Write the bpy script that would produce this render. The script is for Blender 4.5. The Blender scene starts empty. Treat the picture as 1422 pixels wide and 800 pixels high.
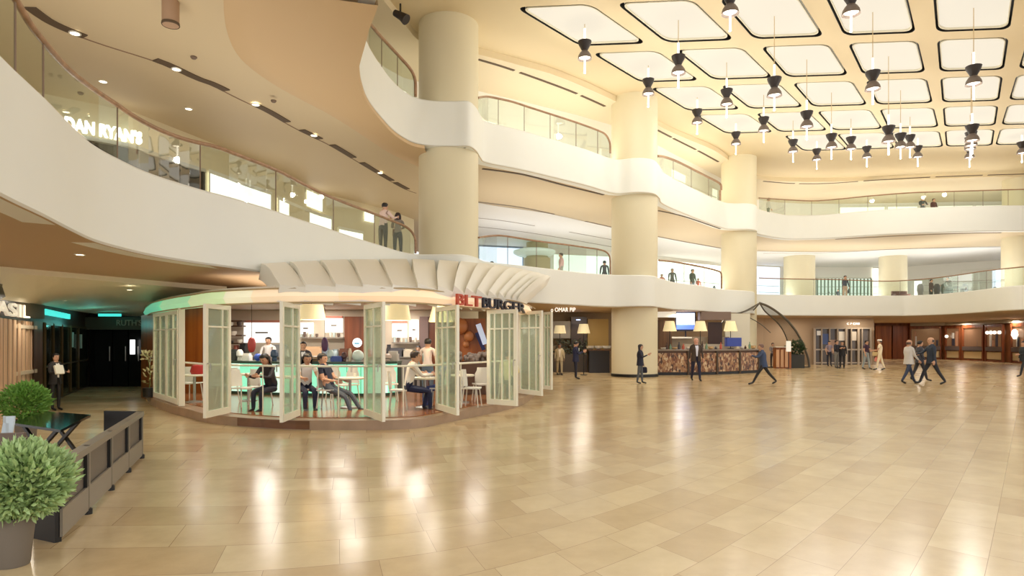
import bpy, bmesh, math, random
from math import sin, cos, pi, radians, sqrt, atan2
from mathutils import Vector, Matrix
random.seed(7)
scene = bpy.context.scene
COL = scene.collection
F = 900.0; CX = 711.0; HY = 473.0; EYE = 1.6

# ---------------------------------------------------------------- measuring
def P(x, y, D): return Vector(((x-CX)/F*D, D, EYE+(HY-y)/F*D))
def W(x, D, z): return Vector(((x-CX)/F*D, D, z))
def G(x, y, z=0.0): return W(x, (EYE-z)*F/(y-HY), z)
def interp(tab, x, k=1):
    if x <= tab[0][0]: return tab[0][k]
    for a, b in zip(tab, tab[1:]):
        if x <= b[0]:
            t = (x-a[0])/(b[0]-a[0]) if b[0] != a[0] else 0
            return a[k]+(b[k]-a[k])*t
    return tab[-1][k]
def cr(pts, n=5):
    """smooth curve through points"""
    p = [Vector(q) for q in pts]; out = []
    for i in range(len(p)-1):
        a = p[max(i-1, 0)]; b = p[i]; c = p[i+1]; d = p[min(i+2, len(p)-1)]
        for k in range(n):
            t = k/n
            out.append(0.5*((2*b)+(c-a)*t+(2*a-5*b+4*c-d)*t*t+(3*b-a-3*c+d)*t*t*t))
    out.append(p[-1]); return out

# ---------------------------------------------------------------- materials
def lin(c):
    def f(v):
        v /= 255.0
        return v/12.92 if v <= 0.04045 else ((v+0.055)/1.055)**2.4
    return (f(c[0]), f(c[1]), f(c[2]), 1.0)
MATS = {}
def mat(name, rgb, rough=0.6, metal=0.0, emit=0.0, ecol=None, noise=0.0, nscale=8.0, spec=0.5, bump=0.0):
    if name in MATS: return MATS[name]
    m = bpy.data.materials.new(name); m.use_nodes = True
    nt = m.node_tree; b = nt.nodes['Principled BSDF']
    b.inputs['Base Color'].default_value = lin(rgb)
    b.inputs['Roughness'].default_value = rough
    b.inputs['Metallic'].default_value = metal
    b.inputs['Specular IOR Level'].default_value = spec
    if emit > 0:
        b.inputs['Emission Color'].default_value = lin(ecol or rgb)
        b.inputs['Emission Strength'].default_value = emit
    if noise > 0 or bump > 0:
        tc = nt.nodes.new('ShaderNodeTexCoord')
        n = nt.nodes.new('ShaderNodeTexNoise'); n.inputs['Scale'].default_value = nscale; n.inputs['Detail'].default_value = 4
        nt.links.new(tc.outputs['Object'], n.inputs['Vector'])
        if noise > 0:
            mx = nt.nodes.new('ShaderNodeMix'); mx.data_type = 'RGBA'
            mx.inputs['A'].default_value = lin(tuple(v*(1-noise) for v in rgb))
            mx.inputs['B'].default_value = lin(tuple(min(255, v*(1+noise)) for v in rgb))
            nt.links.new(n.outputs['Fac'], mx.inputs['Factor'])
            nt.links.new(mx.outputs['Result'], b.inputs['Base Color'])
        if bump > 0:
            bp = nt.nodes.new('ShaderNodeBump'); bp.inputs['Strength'].default_value = bump; bp.inputs['Distance'].default_value = 0.01
            nt.links.new(n.outputs['Fac'], bp.inputs['Height']); nt.links.new(bp.outputs['Normal'], b.inputs['Normal'])
    MATS[name] = m; return m
def wood_mat(name, c1, c2, scale=6.0, rough=0.35, emit=0.0, axis=2):
    if name in MATS: return MATS[name]
    m = mat(name, c1, rough); nt = m.node_tree; b = nt.nodes['Principled BSDF']
    tc = nt.nodes.new('ShaderNodeTexCoord'); mp = nt.nodes.new('ShaderNodeMapping')
    sc = [scale, scale, scale]; sc[axis] = scale*0.06; mp.inputs['Scale'].default_value = sc
    n = nt.nodes.new('ShaderNodeTexNoise'); n.inputs['Scale'].default_value = 2.0; n.inputs['Detail'].default_value = 6; n.inputs['Distortion'].default_value = 0.6
    r = nt.nodes.new('ShaderNodeValToRGB'); r.color_ramp.elements[0].color = lin(c1); r.color_ramp.elements[1].color = lin(c2)
    r.color_ramp.elements[0].position = 0.35; r.color_ramp.elements[1].position = 0.65
    nt.links.new(tc.outputs['Object'], mp.inputs['Vector']); nt.links.new(mp.outputs['Vector'], n.inputs['Vector'])
    nt.links.new(n.outputs['Fac'], r.inputs['Fac']); nt.links.new(r.outputs['Color'], b.inputs['Base Color'])
    return m
def glass_mat(name, tint=(235, 245, 238), refl=0.09):
    if name in MATS: return MATS[name]
    m = bpy.data.materials.new(name); m.use_nodes = True; nt = m.node_tree; nt.nodes.clear()
    o = nt.nodes.new('ShaderNodeOutputMaterial'); mx = nt.nodes.new('ShaderNodeMixShader')
    t = nt.nodes.new('ShaderNodeBsdfTransparent'); t.inputs['Color'].default_value = lin(tint)
    g = nt.nodes.new('ShaderNodeBsdfGlossy'); g.inputs['Roughness'].default_value = 0.02
    lw = nt.nodes.new('ShaderNodeLayerWeight'); lw.inputs['Blend'].default_value = 0.25
    ma = nt.nodes.new('ShaderNodeMath'); ma.operation = 'MULTIPLY_ADD'; ma.inputs[1].default_value = 0.28; ma.inputs[2].default_value = refl
    nt.links.new(lw.outputs['Fresnel'], ma.inputs[0]); nt.links.new(ma.outputs[0], mx.inputs['Fac'])
    nt.links.new(t.outputs[0], mx.inputs[1]); nt.links.new(g.outputs[0], mx.inputs[2]); nt.links.new(mx.outputs[0], o.inputs['Surface'])
    MATS[name] = m; return m
def math_node(nt, op, a, b=None, c=None):
    n = nt.nodes.new('ShaderNodeMath'); n.operation = op
    for i, v in enumerate((a, b, c)):
        if v is None: continue
        if isinstance(v, (int, float)): n.inputs[i].default_value = v
        else: nt.links.new(v, n.inputs[i])
    return n.outputs[0]
def floor_mat():
    m = bpy.data.materials.new('polished_marble_tiles'); m.use_nodes = True; nt = m.node_tree; b = nt.nodes['Principled BSDF']
    tc = nt.nodes.new('ShaderNodeTexCoord'); sp = nt.nodes.new('ShaderNodeSeparateXYZ'); nt.links.new(tc.outputs['Object'], sp.inputs[0])
    X, Y = sp.outputs['X'], sp.outputs['Y']
    # rows of tiles sweep round from straight across (left) to diagonal (right)
    e = math_node(nt, 'EXPONENT', math_node(nt, 'MULTIPLY', math_node(nt, 'MINIMUM', math_node(nt, 'ADD', X, 0.3), 12.0), 1.2))
    fx = math_node(nt, 'MULTIPLY', math_node(nt, 'LOGARITHM', math_node(nt, 'ADD', e, 1.0), math.e), 1.25/1.2)
    fx = math_node(nt, 'ADD', fx, math_node(nt, 'MULTIPLY', math_node(nt, 'MAXIMUM', math_node(nt, 'SUBTRACT', X, 11.7), 0.0), 1.25))
    s = math_node(nt, 'SUBTRACT', fx, Y)
    sg = math_node(nt, 'DIVIDE', e, math_node(nt, 'ADD', e, 1.0))
    k = math_node(nt, 'MULTIPLY_ADD', sg, 0.55, 0.3)
    t = math_node(nt, 'ADD', X, math_node(nt, 'MULTIPLY', Y, k))
    cb = nt.nodes.new('ShaderNodeCombineXYZ'); nt.links.new(t, cb.inputs[0]); nt.links.new(s, cb.inputs[1])
    def brick(c1, c2, bias):
        n = nt.nodes.new('ShaderNodeTexBrick'); n.inputs['Scale'].default_value = 1.0
        n.inputs['Brick Width'].default_value = 1.25; n.inputs['Row Height'].default_value = 0.62
        n.inputs['Mortar Size'].default_value = 0.0035; n.inputs['Mortar Smooth'].default_value = 0.3; n.inputs['Bias'].default_value = bias
        n.offset = 0.37; n.squash = 0.8; n.squash_frequency = 3
        n.inputs['Color1'].default_value = lin(c1); n.inputs['Color2'].default_value = lin(c2); n.inputs['Mortar'].default_value = lin((150, 120, 84))
        nt.links.new(cb.outputs[0], n.inputs['Vector']); return n
    b1 = brick((196, 169, 126), (218, 196, 154), 0.0)
    no = nt.nodes.new('ShaderNodeTexNoise'); no.inputs['Scale'].default_value = 2.2; no.inputs['Detail'].default_value = 8; no.inputs['Roughness'].default_value = 0.65
    nt.links.new(tc.outputs['Object'], no.inputs['Vector'])
    rp = nt.nodes.new('ShaderNodeValToRGB'); rp.color_ramp.elements[0].position = 0.3; rp.color_ramp.elements[1].position = 0.75
    rp.color_ramp.elements[0].color = (0.86, 0.84, 0.80, 1); rp.color_ramp.elements[1].color = (1.08, 1.08, 1.08, 1)
    nt.links.new(no.outputs['Fac'], rp.inputs['Fac'])
    mx = nt.nodes.new('ShaderNodeMix'); mx.data_type = 'RGBA'; mx.blend_type = 'MULTIPLY'; mx.inputs['Factor'].default_value = 1.0
    nt.links.new(b1.outputs['Color'], mx.inputs['A']); nt.links.new(rp.outputs['Color'], mx.inputs['B'])
    nt.links.new(mx.outputs['Result'], b.inputs['Base Color'])
    b.inputs['Roughness'].default_value = 0.16; b.inputs['Specular IOR Level'].default_value = 0.55
    n2 = nt.nodes.new('ShaderNodeTexNoise'); n2.inputs['Scale'].default_value = 1.6; nt.links.new(tc.outputs['Object'], n2.inputs['Vector'])
    nt.links.new(math_node(nt, 'MULTIPLY_ADD', n2.outputs['Fac'], 0.12, 0.14), b.inputs['Roughness'])
    return m
def mosaic_mat():
    m = bpy.data.materials.new('mosaic_chips'); m.use_nodes = True; nt = m.node_tree; b = nt.nodes['Principled BSDF']
    tc = nt.nodes.new('ShaderNodeTexCoord'); mp = nt.nodes.new('ShaderNodeMapping'); mp.inputs['Scale'].default_value = (9, 9, 4.5)
    v = nt.nodes.new('ShaderNodeTexVoronoi'); v.inputs['Scale'].default_value = 1.6
    w = nt.nodes.new('ShaderNodeTexNoise'); w.inputs['Scale'].default_value = 0.9; w.inputs['Distortion'].default_value = 2.5
    nt.links.new(tc.outputs['Object'], mp.inputs['Vector']); nt.links.new(mp.outputs['Vector'], v.inputs['Vector']); nt.links.new(mp.outputs['Vector'], w.inputs['Vector'])
    sp = nt.nodes.new('ShaderNodeSeparateColor'); nt.links.new(v.outputs['Color'], sp.inputs[0])
    a = math_node(nt, 'MULTIPLY_ADD', sp.outputs[0], 0.55, math_node(nt, 'MULTIPLY', w.outputs['Fac'], 0.5))
    r = nt.nodes.new('ShaderNodeValToRGB'); e = r.color_ramp.elements
    e[0].position = 0.25; e[0].color = lin((52, 34, 22)); e[1].position = 0.85; e[1].color = lin((214, 192, 156))
    x = r.color_ramp.elements.new(0.45); x.color = lin((128, 76, 42)); x = r.color_ramp.elements.new(0.66); x.color = lin((172, 128, 82))
    nt.links.new(a, r.inputs['Fac']); nt.links.new(r.outputs['Color'], b.inputs['Base Color']); b.inputs['Roughness'].default_value = 0.3
    MATS['mosaic'] = m; return m

# ---------------------------------------------------------------- mesh building
class MB:
    def __init__(s): s.v = []; s.f = []; s.m = []; s.mi = 0
    def add(s, vs, fs):
        o = len(s.v); s.v += [Vector(v) for v in vs]; s.f += [tuple(i+o for i in f) for f in fs]; s.m += [s.mi]*len(fs); return s
    def box(s, c, d, rz=0.0, M=None):
        c = Vector(c); x, y, z = d[0]/2, d[1]/2, d[2]/2
        vs = [Vector((a*x, b*y, e*z)) for e in (-1, 1) for a, b in ((-1, -1), (1, -1), (1, 1), (-1, 1))]
        R = M if M is not None else Matrix.Rotation(rz, 3, 'Z')
        return s.add([R @ v+c for v in vs], [(3, 2, 1, 0), (4, 5, 6, 7), (0, 1, 5, 4), (1, 2, 6, 5), (2, 3, 7, 6), (3, 0, 4, 7)])
    def beam(s, a, b, w, h, up=Vector((0, 0, 1))):
        a = Vector(a); b = Vector(b); d = (b-a).normalized(); sd = d.cross(up)
        if sd.length < 1e-4: sd = Vector((1, 0, 0))
        sd.normalize(); u = sd.cross(d)
        vs = [p+sd*(i*w/2)+u*(j*h/2) for p in (a, b) for i, j in ((-1, -1), (1, -1), (1, 1), (-1, 1))]
        return s.add(vs, [(3, 2, 1, 0), (4, 5, 6, 7), (0, 1, 5, 4), (1, 2, 6, 5), (2, 3, 7, 6), (3, 0, 4, 7)])
    def tube(s, pts, r, seg=8, closed=False):
        pts = [Vector(p) for p in pts]; n = len(pts); rings = []
        rs = r if isinstance(r, (list, tuple)) else [r]*n
        prev = None
        for i, p in enumerate(pts):
            if closed: d = pts[(i+1) % n]-pts[i-1]
            else: d = pts[min(i+1, n-1)]-pts[max(i-1, 0)]
            if d.length < 1e-9: d = Vector((0, 0, 1))
            d.normalize()
            ref = prev if prev is not None else (Vector((0, 0, 1)) if abs(d.z) < 0.9 else Vector((1, 0, 0)))
            a = ref-d*ref.dot(d)
            if a.length < 1e-5: a = d.orthogonal()
            a.normalize(); bb = d.cross(a); prev = a
            rings.append([p+(a*cos(2*pi*k/seg)+bb*sin(2*pi*k/seg))*rs[i] for k in range(seg)])
        vs = [v for rg in rings for v in rg]; fs = []
        for i in range(n if closed else n-1):
            j = (i+1) % n
            for k in range(seg):
                l = (k+1) % seg; fs.append((i*seg+k, i*seg+l, j*seg+l, j*seg+k))
        if not closed: fs += [tuple(reversed(range(seg))), tuple((n-1)*seg+k for k in range(seg))]
        return s.add(vs, fs)
    def lathe(s, prof, c=(0, 0, 0), seg=20, caps=True, sx=1.0, sy=1.0):
        c = Vector(c); vs = []; fs = []; n = len(prof)
        for r, z in prof:
            for k in range(seg): vs.append(c+Vector((r*sx*cos(2*pi*k/seg), r*sy*sin(2*pi*k/seg), z)))
        for i in range(n-1):
            for k in range(seg):
                l = (k+1) % seg; fs.append((i*seg+k, i*seg+l, (i+1)*seg+l, (i+1)*seg+k))
        if caps: fs += [tuple(reversed(range(seg))), tuple((n-1)*seg+k for k in range(seg))]
        return s.add(vs, fs)
    def sphere(s, c, r, seg=14, rings=8, sx=1, sy=1, sz=1):
        prof = [(max(1e-4, r*sin(pi*i/rings)), -r*cos(pi*i/rings)*sz) for i in range(rings+1)]
        return s.lathe(prof, c, seg, True, sx, sy)
    def prism(s, poly, z0, z1):
        n = len(poly); vs = [Vector((p[0], p[1], z0)) for p in poly]+[Vector((p[0], p[1], z1)) for p in poly]
        return s.add(vs, [tuple(reversed(range(n))), tuple(range(n, 2*n))]+[(i, (i+1) % n, (i+1) % n+n, i+n) for i in range(n)])
    def slab(s, quad, t, n=None):
        """thick quad/ngon plate; quad = world points, thickness t along its normal (backwards)"""
        q = [Vector(p) for p in quad]; nn = n or (q[1]-q[0]).cross(q[2]-q[0]).normalized()
        k = len(q); vs = q+[p-nn*t for p in q]
        return s.add(vs, [tuple(range(k)), tuple(reversed(range(k, 2*k)))]+[(i, i+k, (i+1) % k+k, (i+1) % k) for i in range(k)])
    def grid(s, rows):
        n = len(rows[0]); vs = [p for r in rows for p in r]; fs = []
        for i in range(len(rows)-1):
            for j in range(n-1): fs.append((i*n+j, i*n+j+1, (i+1)*n+j+1, (i+1)*n+j))
        return s.add(vs, fs)
    def shell(s, rows, off):
        """closed thick sheet: rows of points, and the same rows displaced by off (vector or per-point function)"""
        n = len(rows[0]); R = len(rows)
        a = [Vector(p) for r in rows for p in r]
        b = [p+(off(p) if callable(off) else Vector(off)) for p in a]; N = len(a); fs = []
        for i in range(R-1):
            for j in range(n-1):
                q = (i*n+j, i*n+j+1, (i+1)*n+j+1, (i+1)*n+j); fs.append(q); fs.append(tuple(N+x for x in reversed(q)))
        rim = [j for j in range(n)]+[i*n+n-1 for i in range(1, R)]+[(R-1)*n+j for j in range(n-2, -1, -1)]+[i*n for i in range(R-2, 0, -1)]
        for x, y in zip(rim, rim[1:]+rim[:1]): fs.append((y, x, x+N, y+N))
        return s.add(a+b, fs)
    def build(s, name, mats, parent=None, smooth=False, loc=None, recalc=True):
        me = bpy.data.meshes.new(name)
        off = Vector((0, 0, 0)); q = parent
        while q is not None: off += q.location; q = q.parent
        base = Vector(loc) if loc is not None else Vector((0, 0, 0))
        me.from_pydata([tuple(v-off-base) for v in s.v], [], s.f)
        if not isinstance(mats, (list, tuple)): mats = [mats]
        for m in mats: me.materials.append(m)
        if recalc:
            bm = bmesh.new(); bm.from_mesh(me)
            bmesh.ops.recalc_face_normals(bm, faces=bm.faces); bm.to_mesh(me); bm.free()
        for p, k in zip(me.polygons, s.m): p.material_index = k; p.use_smooth = bool(smooth)
        me.update()
        o = bpy.data.objects.new(name, me); COL.objects.link(o); o.location = base
        if parent is not None: o.parent = parent
        if smooth == 'auto' or smooth:
            try: me.set_sharp_from_angle(angle=radians(40))
            except Exception: pass
        return o
def thing(name, label, cat, loc=(0, 0, 0), group=None):
    o = bpy.data.objects.new(name, None); COL.objects.link(o); o.location = loc; o.empty_display_size = 0.2
    o['label'] = label; o['category'] = cat
    if group: o['group'] = group
    return o
def tag(o, label, cat, group=None, kind=None):
    o['label'] = label; o['category'] = cat
    if group: o['group'] = group
    if kind: o['kind'] = kind
    return o
def struct(o, label=None):
    o['kind'] = 'structure'
    if label: o['label'] = label
    return o
CH = {}
def copy_tree(o, parent=None, label=None, loc=None, rz=None, group=None):
    kids = [c for c in bpy.data.objects if c.parent is o]
    c = o.copy(); COL.objects.link(c); c.parent = parent
    if label: c['label'] = label
    if group: c['group'] = group
    if loc is not None: c.location = loc
    if rz is not None: c.rotation_euler = (0, 0, rz)
    for k in kids: copy_tree(k, c)
    return c

def fill_poly(name, outer, holes, z, mats, thick=0.0):
    """flat surface with holes, optional thickness upwards"""
    bm = bmesh.new(); edges = []
    for loop in [outer]+holes:
        vs = [bm.verts.new((p[0], p[1], z(p) if callable(z) else z)) for p in loop]
        for a, b in zip(vs, vs[1:]+vs[:1]): edges.append(bm.edges.new((a, b)))
    bmesh.ops.triangle_fill(bm, use_beauty=True, use_dissolve=False, edges=edges)
    me = bpy.data.meshes.new(name); bm.to_mesh(me); bm.free()
    if not isinstance(mats, (list, tuple)): mats = [mats]
    for m in mats: me.materials.append(m)
    o = bpy.data.objects.new(name, me); COL.objects.link(o); return o

# ---------------------------------------------------------------- palette
M_fascia = mat('white_plaster', (240, 241, 234), 0.55, noise=0.008, nscale=1.5)
M_column = mat('cream_column_paint', (226, 216, 184), 0.5, noise=0.012, nscale=1.0)
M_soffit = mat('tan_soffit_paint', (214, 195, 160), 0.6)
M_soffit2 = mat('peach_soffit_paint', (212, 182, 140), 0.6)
M_ceil = mat('warm_ceiling_paint', (230, 213, 176), 0.6)
M_galceil = mat('gallery_ceiling_paint', (232, 218, 188), 0.6)
M_low = mat('corridor_ceiling_paint', (246, 236, 210), 0.6)
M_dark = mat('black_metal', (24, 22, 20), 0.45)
M_slot = mat('slot_shadow_brown', (96, 78, 60), 0.7)
M_wood_rail = wood_mat('handrail_wood', (146, 112, 82), (174, 136, 104), 4, 0.35, axis=0)
M_glass = glass_mat('clear_glass', (246, 251, 248), 0.012)
M_glass_g = glass_mat('greenish_glass', (218, 236, 224), 0.12)
M_steel = mat('brushed_steel', (170, 166, 158), 0.35, 0.8)
M_white = mat('white_paint', (236, 232, 218), 0.4)
M_cream = mat('cream_paint', (226, 220, 196), 0.45)
M_glow = mat('lit_diffuser', (120, 112, 96), 0.6, emit=0.82, ecol=(252, 244, 226), spec=0.1)
M_shopglow = mat('lit_shop_white', (250, 250, 246), 0.5, emit=1.35, ecol=(250, 250, 244))
M_floor = floor_mat()
M_mosaic = mosaic_mat()
M_orange_wood = wood_mat('orange_veneer', (128, 66, 22), (168, 96, 40), 2.0, 0.35)
M_red_wood = wood_mat('reddish_veneer', (104, 54, 30), (146, 82, 50), 2.0, 0.3)
M_brown = mat('brown_paint', (96, 66, 44), 0.5)
M_tan_wall = mat('tan_wall_paint', (196, 170, 140), 0.6)
M_deck = mat('gallery_floor_tile', (214, 200, 176), 0.4)

# ---------------------------------------------------------------- plan of the galleries
L2B = [(525, 12.08), (514, 12.9), (507, 13.7), (500, 14.6), (499, 14.95), (502, 15.9), (513, 17.27), (540, 19.2), (558, 20.2), (576, 20.86), (600, 21.15), (630, 21.2),
       (651, 21.2), (662, 21.8), (668, 22.6), (677, 23.2), (727, 24.2), (770, 25.3), (815, 26.6), (853, 28.0), (878, 27.85), (895, 27.85), (909, 28.15), (916, 29.0), (922, 30.3), (960, 33.2),
       (1001, 36.4), (1017, 37.0), (1036, 37.0), (1050, 37.5), (1055, 38.8), (1092, 40.5), (1130, 40.5), (1160, 40.1), (1222, 38.9), (1300, 38.1), (1422, 37.6), (1560, 38.5), (1700, 41)]
L1T = [(-40, 5.7), (0, 6.28), (25, 6.70), (63, 7.41), (96, 8.24), (129, 9.16), (165, 9.92), (215, 10.9), (278, 11.94), (320, 12.6), (376, 13.77), (415, 14.85), (452, 15.95),
       (490, 17.4), (528, 18.95), (552, 20.1), (572, 20.85), (590, 21.0), (616, 20.95), (640, 21.0), (655, 21.35), (665, 22.0), (672, 22.7), (688, 23.3), (727.5, 24.2), (772.5, 25.5), (815, 26.8),
       (843, 27.4), (860, 27.6), (890, 27.6), (908, 28.0), (915, 28.8), (938, 31.1), (970, 32.7), (1001, 35.2), (1027, 36.0), (1046, 36.9), (1054, 39.0), (1100, 39.7),
       (1170, 40.2), (1240, 40.3), (1263, 40.2), (1307, 38.8), (1350, 36.4), (1390, 33.9), (1422, 32.7), (1520, 31.0), (1650, 31.5)]
Z1T, Z2T, Z2B, ZC = 4.4, 9.45, 7.95, 12.4
def z1b(x): return interp([(0, 3.0), (860, 3.03), (1000, 3.12), (1422, 3.15)], x)
def plan(tab): return [((x-CX)/F*D, D) for x, D in tab]
def path_px(pt): return CX+F*pt[0]/pt[1]
p1 = [Vector((a, b, 0)) for a, b in plan(L1T)]
p2 = [Vector((a, b, 0)) for a, b in plan(L2B)]
S1 = cr([(-5.2, 3.2, 0), (-4.95, 4.6, 0)]+p1, 5)
S2 = cr([(-6.5, -1.5, 0), (-4.2, 2.0, 0), (-2.6, 5.0, 0), (-1.7, 8.0, 0), (-1.9, 10.2, 0)]+p2, 5)
B1 = [(-60, 9.0), (0, 13.5), (62, 16.7), (185, 18.0), (300, 21.0), (380, 24.0), (450, 28.0), (540, 31.5), (575, 34.0), (600, 40), (664, 43), (850, 46), (920, 49), (1000, 53), (1100, 56), (1240, 56), (1422, 50), (1650, 48)]
def plan3(tab): return [Vector(((x-CX)/F*D, D, 0)) for x, D in tab]

# ---------------------------------------------------------------- gallery slabs
def fascia(name, S, zb, zt, lab, th=0.35):
    m = MB(); rows = []
    n = len(S)
    outs = []
    for i, p in enumerate(S):
        d = (S[min(i+1, n-1)]-S[max(i-1, 0)]).normalized(); nn = Vector((-d.y, d.x, 0))
        outs.append(nn)
    a, b, c, d_, e = [], [], [], [], []
    for p, nn in zip(S, outs):
        x = path_px(p) if p.y > 3 else 0
        b_ = zb(x) if callable(zb) else zb
        q = p+nn*th
        r = 0.04
        a.append(Vector((q.x, q.y, b_))); b.append(Vector((p.x+nn.x*r, p.y+nn.y*r, b_))); c.append(Vector((p.x, p.y, b_+r)))
        d_.append(Vector((p.x, p.y, zt-r))); e.append(Vector((p.x+nn.x*r, p.y+nn.y*r, zt)))
        rows.append(Vector((q.x, q.y, zt)))
    m.grid([a, b, c, d_, e, rows, a])
    o = m.build(name, M_fascia, smooth=True)
    return struct(o, lab)
fascia('wall_gallery_lower', S1, z1b, Z1T, 'white curved parapet band of the first gallery')
fascia('wall_gallery_upper', S2, Z2B, Z2T, 'white curved parapet band of the second gallery')
def flat(name, loop, z, m, lab=None):
    o = fill_poly(name, [(p.x, p.y) if hasattr(p, 'x') else p for p in loop], [], z, m); return struct(o, lab)
off1 = S1; off2 = S2
backL = [(-22, 3), (-22, 14)]
back1 = [(p.x, p.y) for p in plan3(B1[2:])]
lp1 = [(p.x, p.y) for p in S1]
# ground-floor soffit follows the slightly rising underside
def zs(p):
    x = CX+F*p[0]/max(p[1], 3.0)
    return z1b(x)+0.0
gb = [(-22, 3.2), (-22, 30), (-12, 34), (0, 40), (12, 52), (30, 70), (60, 70)]
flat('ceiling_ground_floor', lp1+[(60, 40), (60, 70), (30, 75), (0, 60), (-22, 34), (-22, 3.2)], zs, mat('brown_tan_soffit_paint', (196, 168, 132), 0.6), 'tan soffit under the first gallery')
flat('floor_first_gallery', lp1+[(50, 55)]+list(reversed(back1))+[(-22, 15), (-22, 3.2)], Z1T-0.12, M_deck, 'floor of the first gallery')
lp2 = [(p.x, p.y) for p in S2]
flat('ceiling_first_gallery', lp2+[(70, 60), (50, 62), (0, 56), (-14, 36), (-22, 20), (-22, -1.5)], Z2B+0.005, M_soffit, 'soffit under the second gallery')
flat('floor_second_gallery', lp2+[(70, 60), (50, 62), (0, 56), (-14, 36), (-22, 20), (-22, -1.5)], Z2T-0.12, M_deck, 'floor of the second gallery')
# raised inner panel of the soffit under the upper gallery (curved step), and slot strips
slot_px = [(42, 10), (76, 33), (139, 58), (223, 85), (273, 108), (300, 118), (337, 137), (373, 154), (411, 176), (437, 189), (465, 203), (495, 221), (528, 241), (563, 261), (581, 268)]
slot = cr([W(x, 6.35*F/(HY-y), Z2B) for x, y in slot_px], 4)
step_px = [(310, -30), (311, 20), (316, 50), (327, 75), (345, 95), (380, 120), (420, 142), (460, 163), (500, 188), (540, 214), (582, 234)]
step = cr([W(x, 6.3*F/(HY-y), Z2B) for x, y in step_px], 4)
m = MB()
rowsA, rowsB, rowsC = [], [], []
n = len(step)
for i, p in enumerate(step):
    d = (step[min(i+1, n-1)]-step[max(i-1, 0)]).normalized(); nn = Vector((-d.y, d.x, 0))
    rowsA.append(p-nn*0.0); rowsB.append(p-nn*0.35-Vector((0, 0, 0.10))); rowsC.append(p-nn*0.6-Vector((0, 0, 0.12)))
lip = [Vector((q[0], q[1], Z2B-0.003)) for q in lp2 if q[1] > 11.9 and CX+F*q[0]/q[1] < 592]
# outer band of the soffit: from the step curve to the parapet edge
import bisect
def resample(c, k):
    L = [0]
    for a, b in zip(c, c[1:]): L.append(L[-1]+(b-a).length)
    out = []
    for i in range(k):
        t = L[-1]*i/(k-1); j = min(max(bisect.bisect_right(L, t)-1, 0), len(c)-2)
        u = (t-L[j])/max(L[j+1]-L[j], 1e-9); out.append(c[j].lerp(c[j+1], u))
    return out
K = 60
RA, RB = resample(rowsA, K), resample(rowsB, K)
m.grid([RA, RB, [Vector((q.x, q.y, Z2B-0.11)) for q in resample(rowsC, K)], [q-Vector((0, 0, 0.10)) for q in resample(lip, K)], resample(lip, K)])
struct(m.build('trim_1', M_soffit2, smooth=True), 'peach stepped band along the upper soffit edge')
def slots(name, curve, z, segs, w=0.14, lamp=True, m_=None):
    """dark linear air slots broken by little downlights"""
    c = curve; L = [0]
    for a, b in zip(c, c[1:]): L.append(L[-1]+(b-a).length)
    tot = L[-1]
    def at(t):
        t = max(0, min(tot, t*tot)); j = min(max(bisect.bisect_right(L, t)-1, 0), len(c)-2)
        return c[j].lerp(c[j+1], (t-L[j])/max(L[j+1]-L[j], 1e-9))
    mm = MB()
    for a, b in segs:
        pts = [at(a+(b-a)*k/8) for k in range(9)]
        r0, r1 = [], []
        for i, p in enumerate(pts):
            d = (pts[min(i+1, 8)]-pts[max(i-1, 0)]).normalized(); nn = Vector((-d.y, d.x, 0))
            r0.append(Vector((p.x, p.y, z))+nn*w/2); r1.append(Vector((p.x, p.y, z))-nn*w/2)
        mm.shell([r0, r1], (0, 0, 0.03))
    o = mm.build(name, m_ or M_slot); struct(o)
    return at
at = slots('trim_2', slot, Z2B-0.02, [(0.0, 0.075), (0.16, 0.28), (0.345, 0.43), (0.475, 0.53), (0.57, 0.66), (0.70, 0.78), (0.80, 0.86), (0.88, 0.95)], 0.22)
rim = MB(); rows0, rows1 = [], []
for i in range(60):
    p = at(i/59); q = at(min(1, i/59+0.01)); r = at(max(0, i/59-0.01)); d = (q-r).normalized(); nn = Vector((-d.y, d.x, 0))
    rows0.append(Vector((p.x, p.y, Z2B-0.006))+nn*0.02+nn*0.12); rows1.append(Vector((p.x, p.y, Z2B-0.006))-nn*0.02+nn*0.12)
rim.shell([rows0, rows1], (0, 0, 0.01)); struct(rim.build('trim_3', mat('joint_brown', (150, 122, 98), 0.7)))

M_spot = mat('downlight_lens', (255, 250, 235), 0.4, emit=6.0, ecol=(255, 244, 214))
def downlight(px, py, z, lab, r=0.07, grp='small recessed downlights in the soffits', power=0):
    D = (z-EYE)*F/(HY-py); c = W(px, D, z)
    t = thing('recessed_downlight', lab, 'downlight', (c.x, c.y, z), grp)
    m = MB(); m.lathe([(r, 0.0), (r*1.35, 0.0), (r*1.35, -0.015), (r, -0.015), (r, 0.0)], c, 16, False); m.build('trim_ring', M_white, t)
    m = MB(); m.lathe([(r, -0.004), (r, -0.010)], c, 16); m.build('lens', M_spot, t)
for px, py, w in [(104, 46, 'nearest the upper left corner'), (245, 96, 'in the long slot, second from the left'), (355, 145, 'in the long slot, third from the left'), (436, 188, 'in the long slot, fourth from the left'), (528, 240, 'in the long slot, closest to the first column')]:
    downlight(px, py, Z2B-0.03, 'small bright downlight '+w, 0.085)
for px, py, w in [(143, 113, 'above the restaurant sign'), (262, 151, 'to the right of the restaurant sign')]:
    downlight(px, py, Z2B, 'small bright downlight in the gallery ceiling '+w, 0.08)
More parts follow.
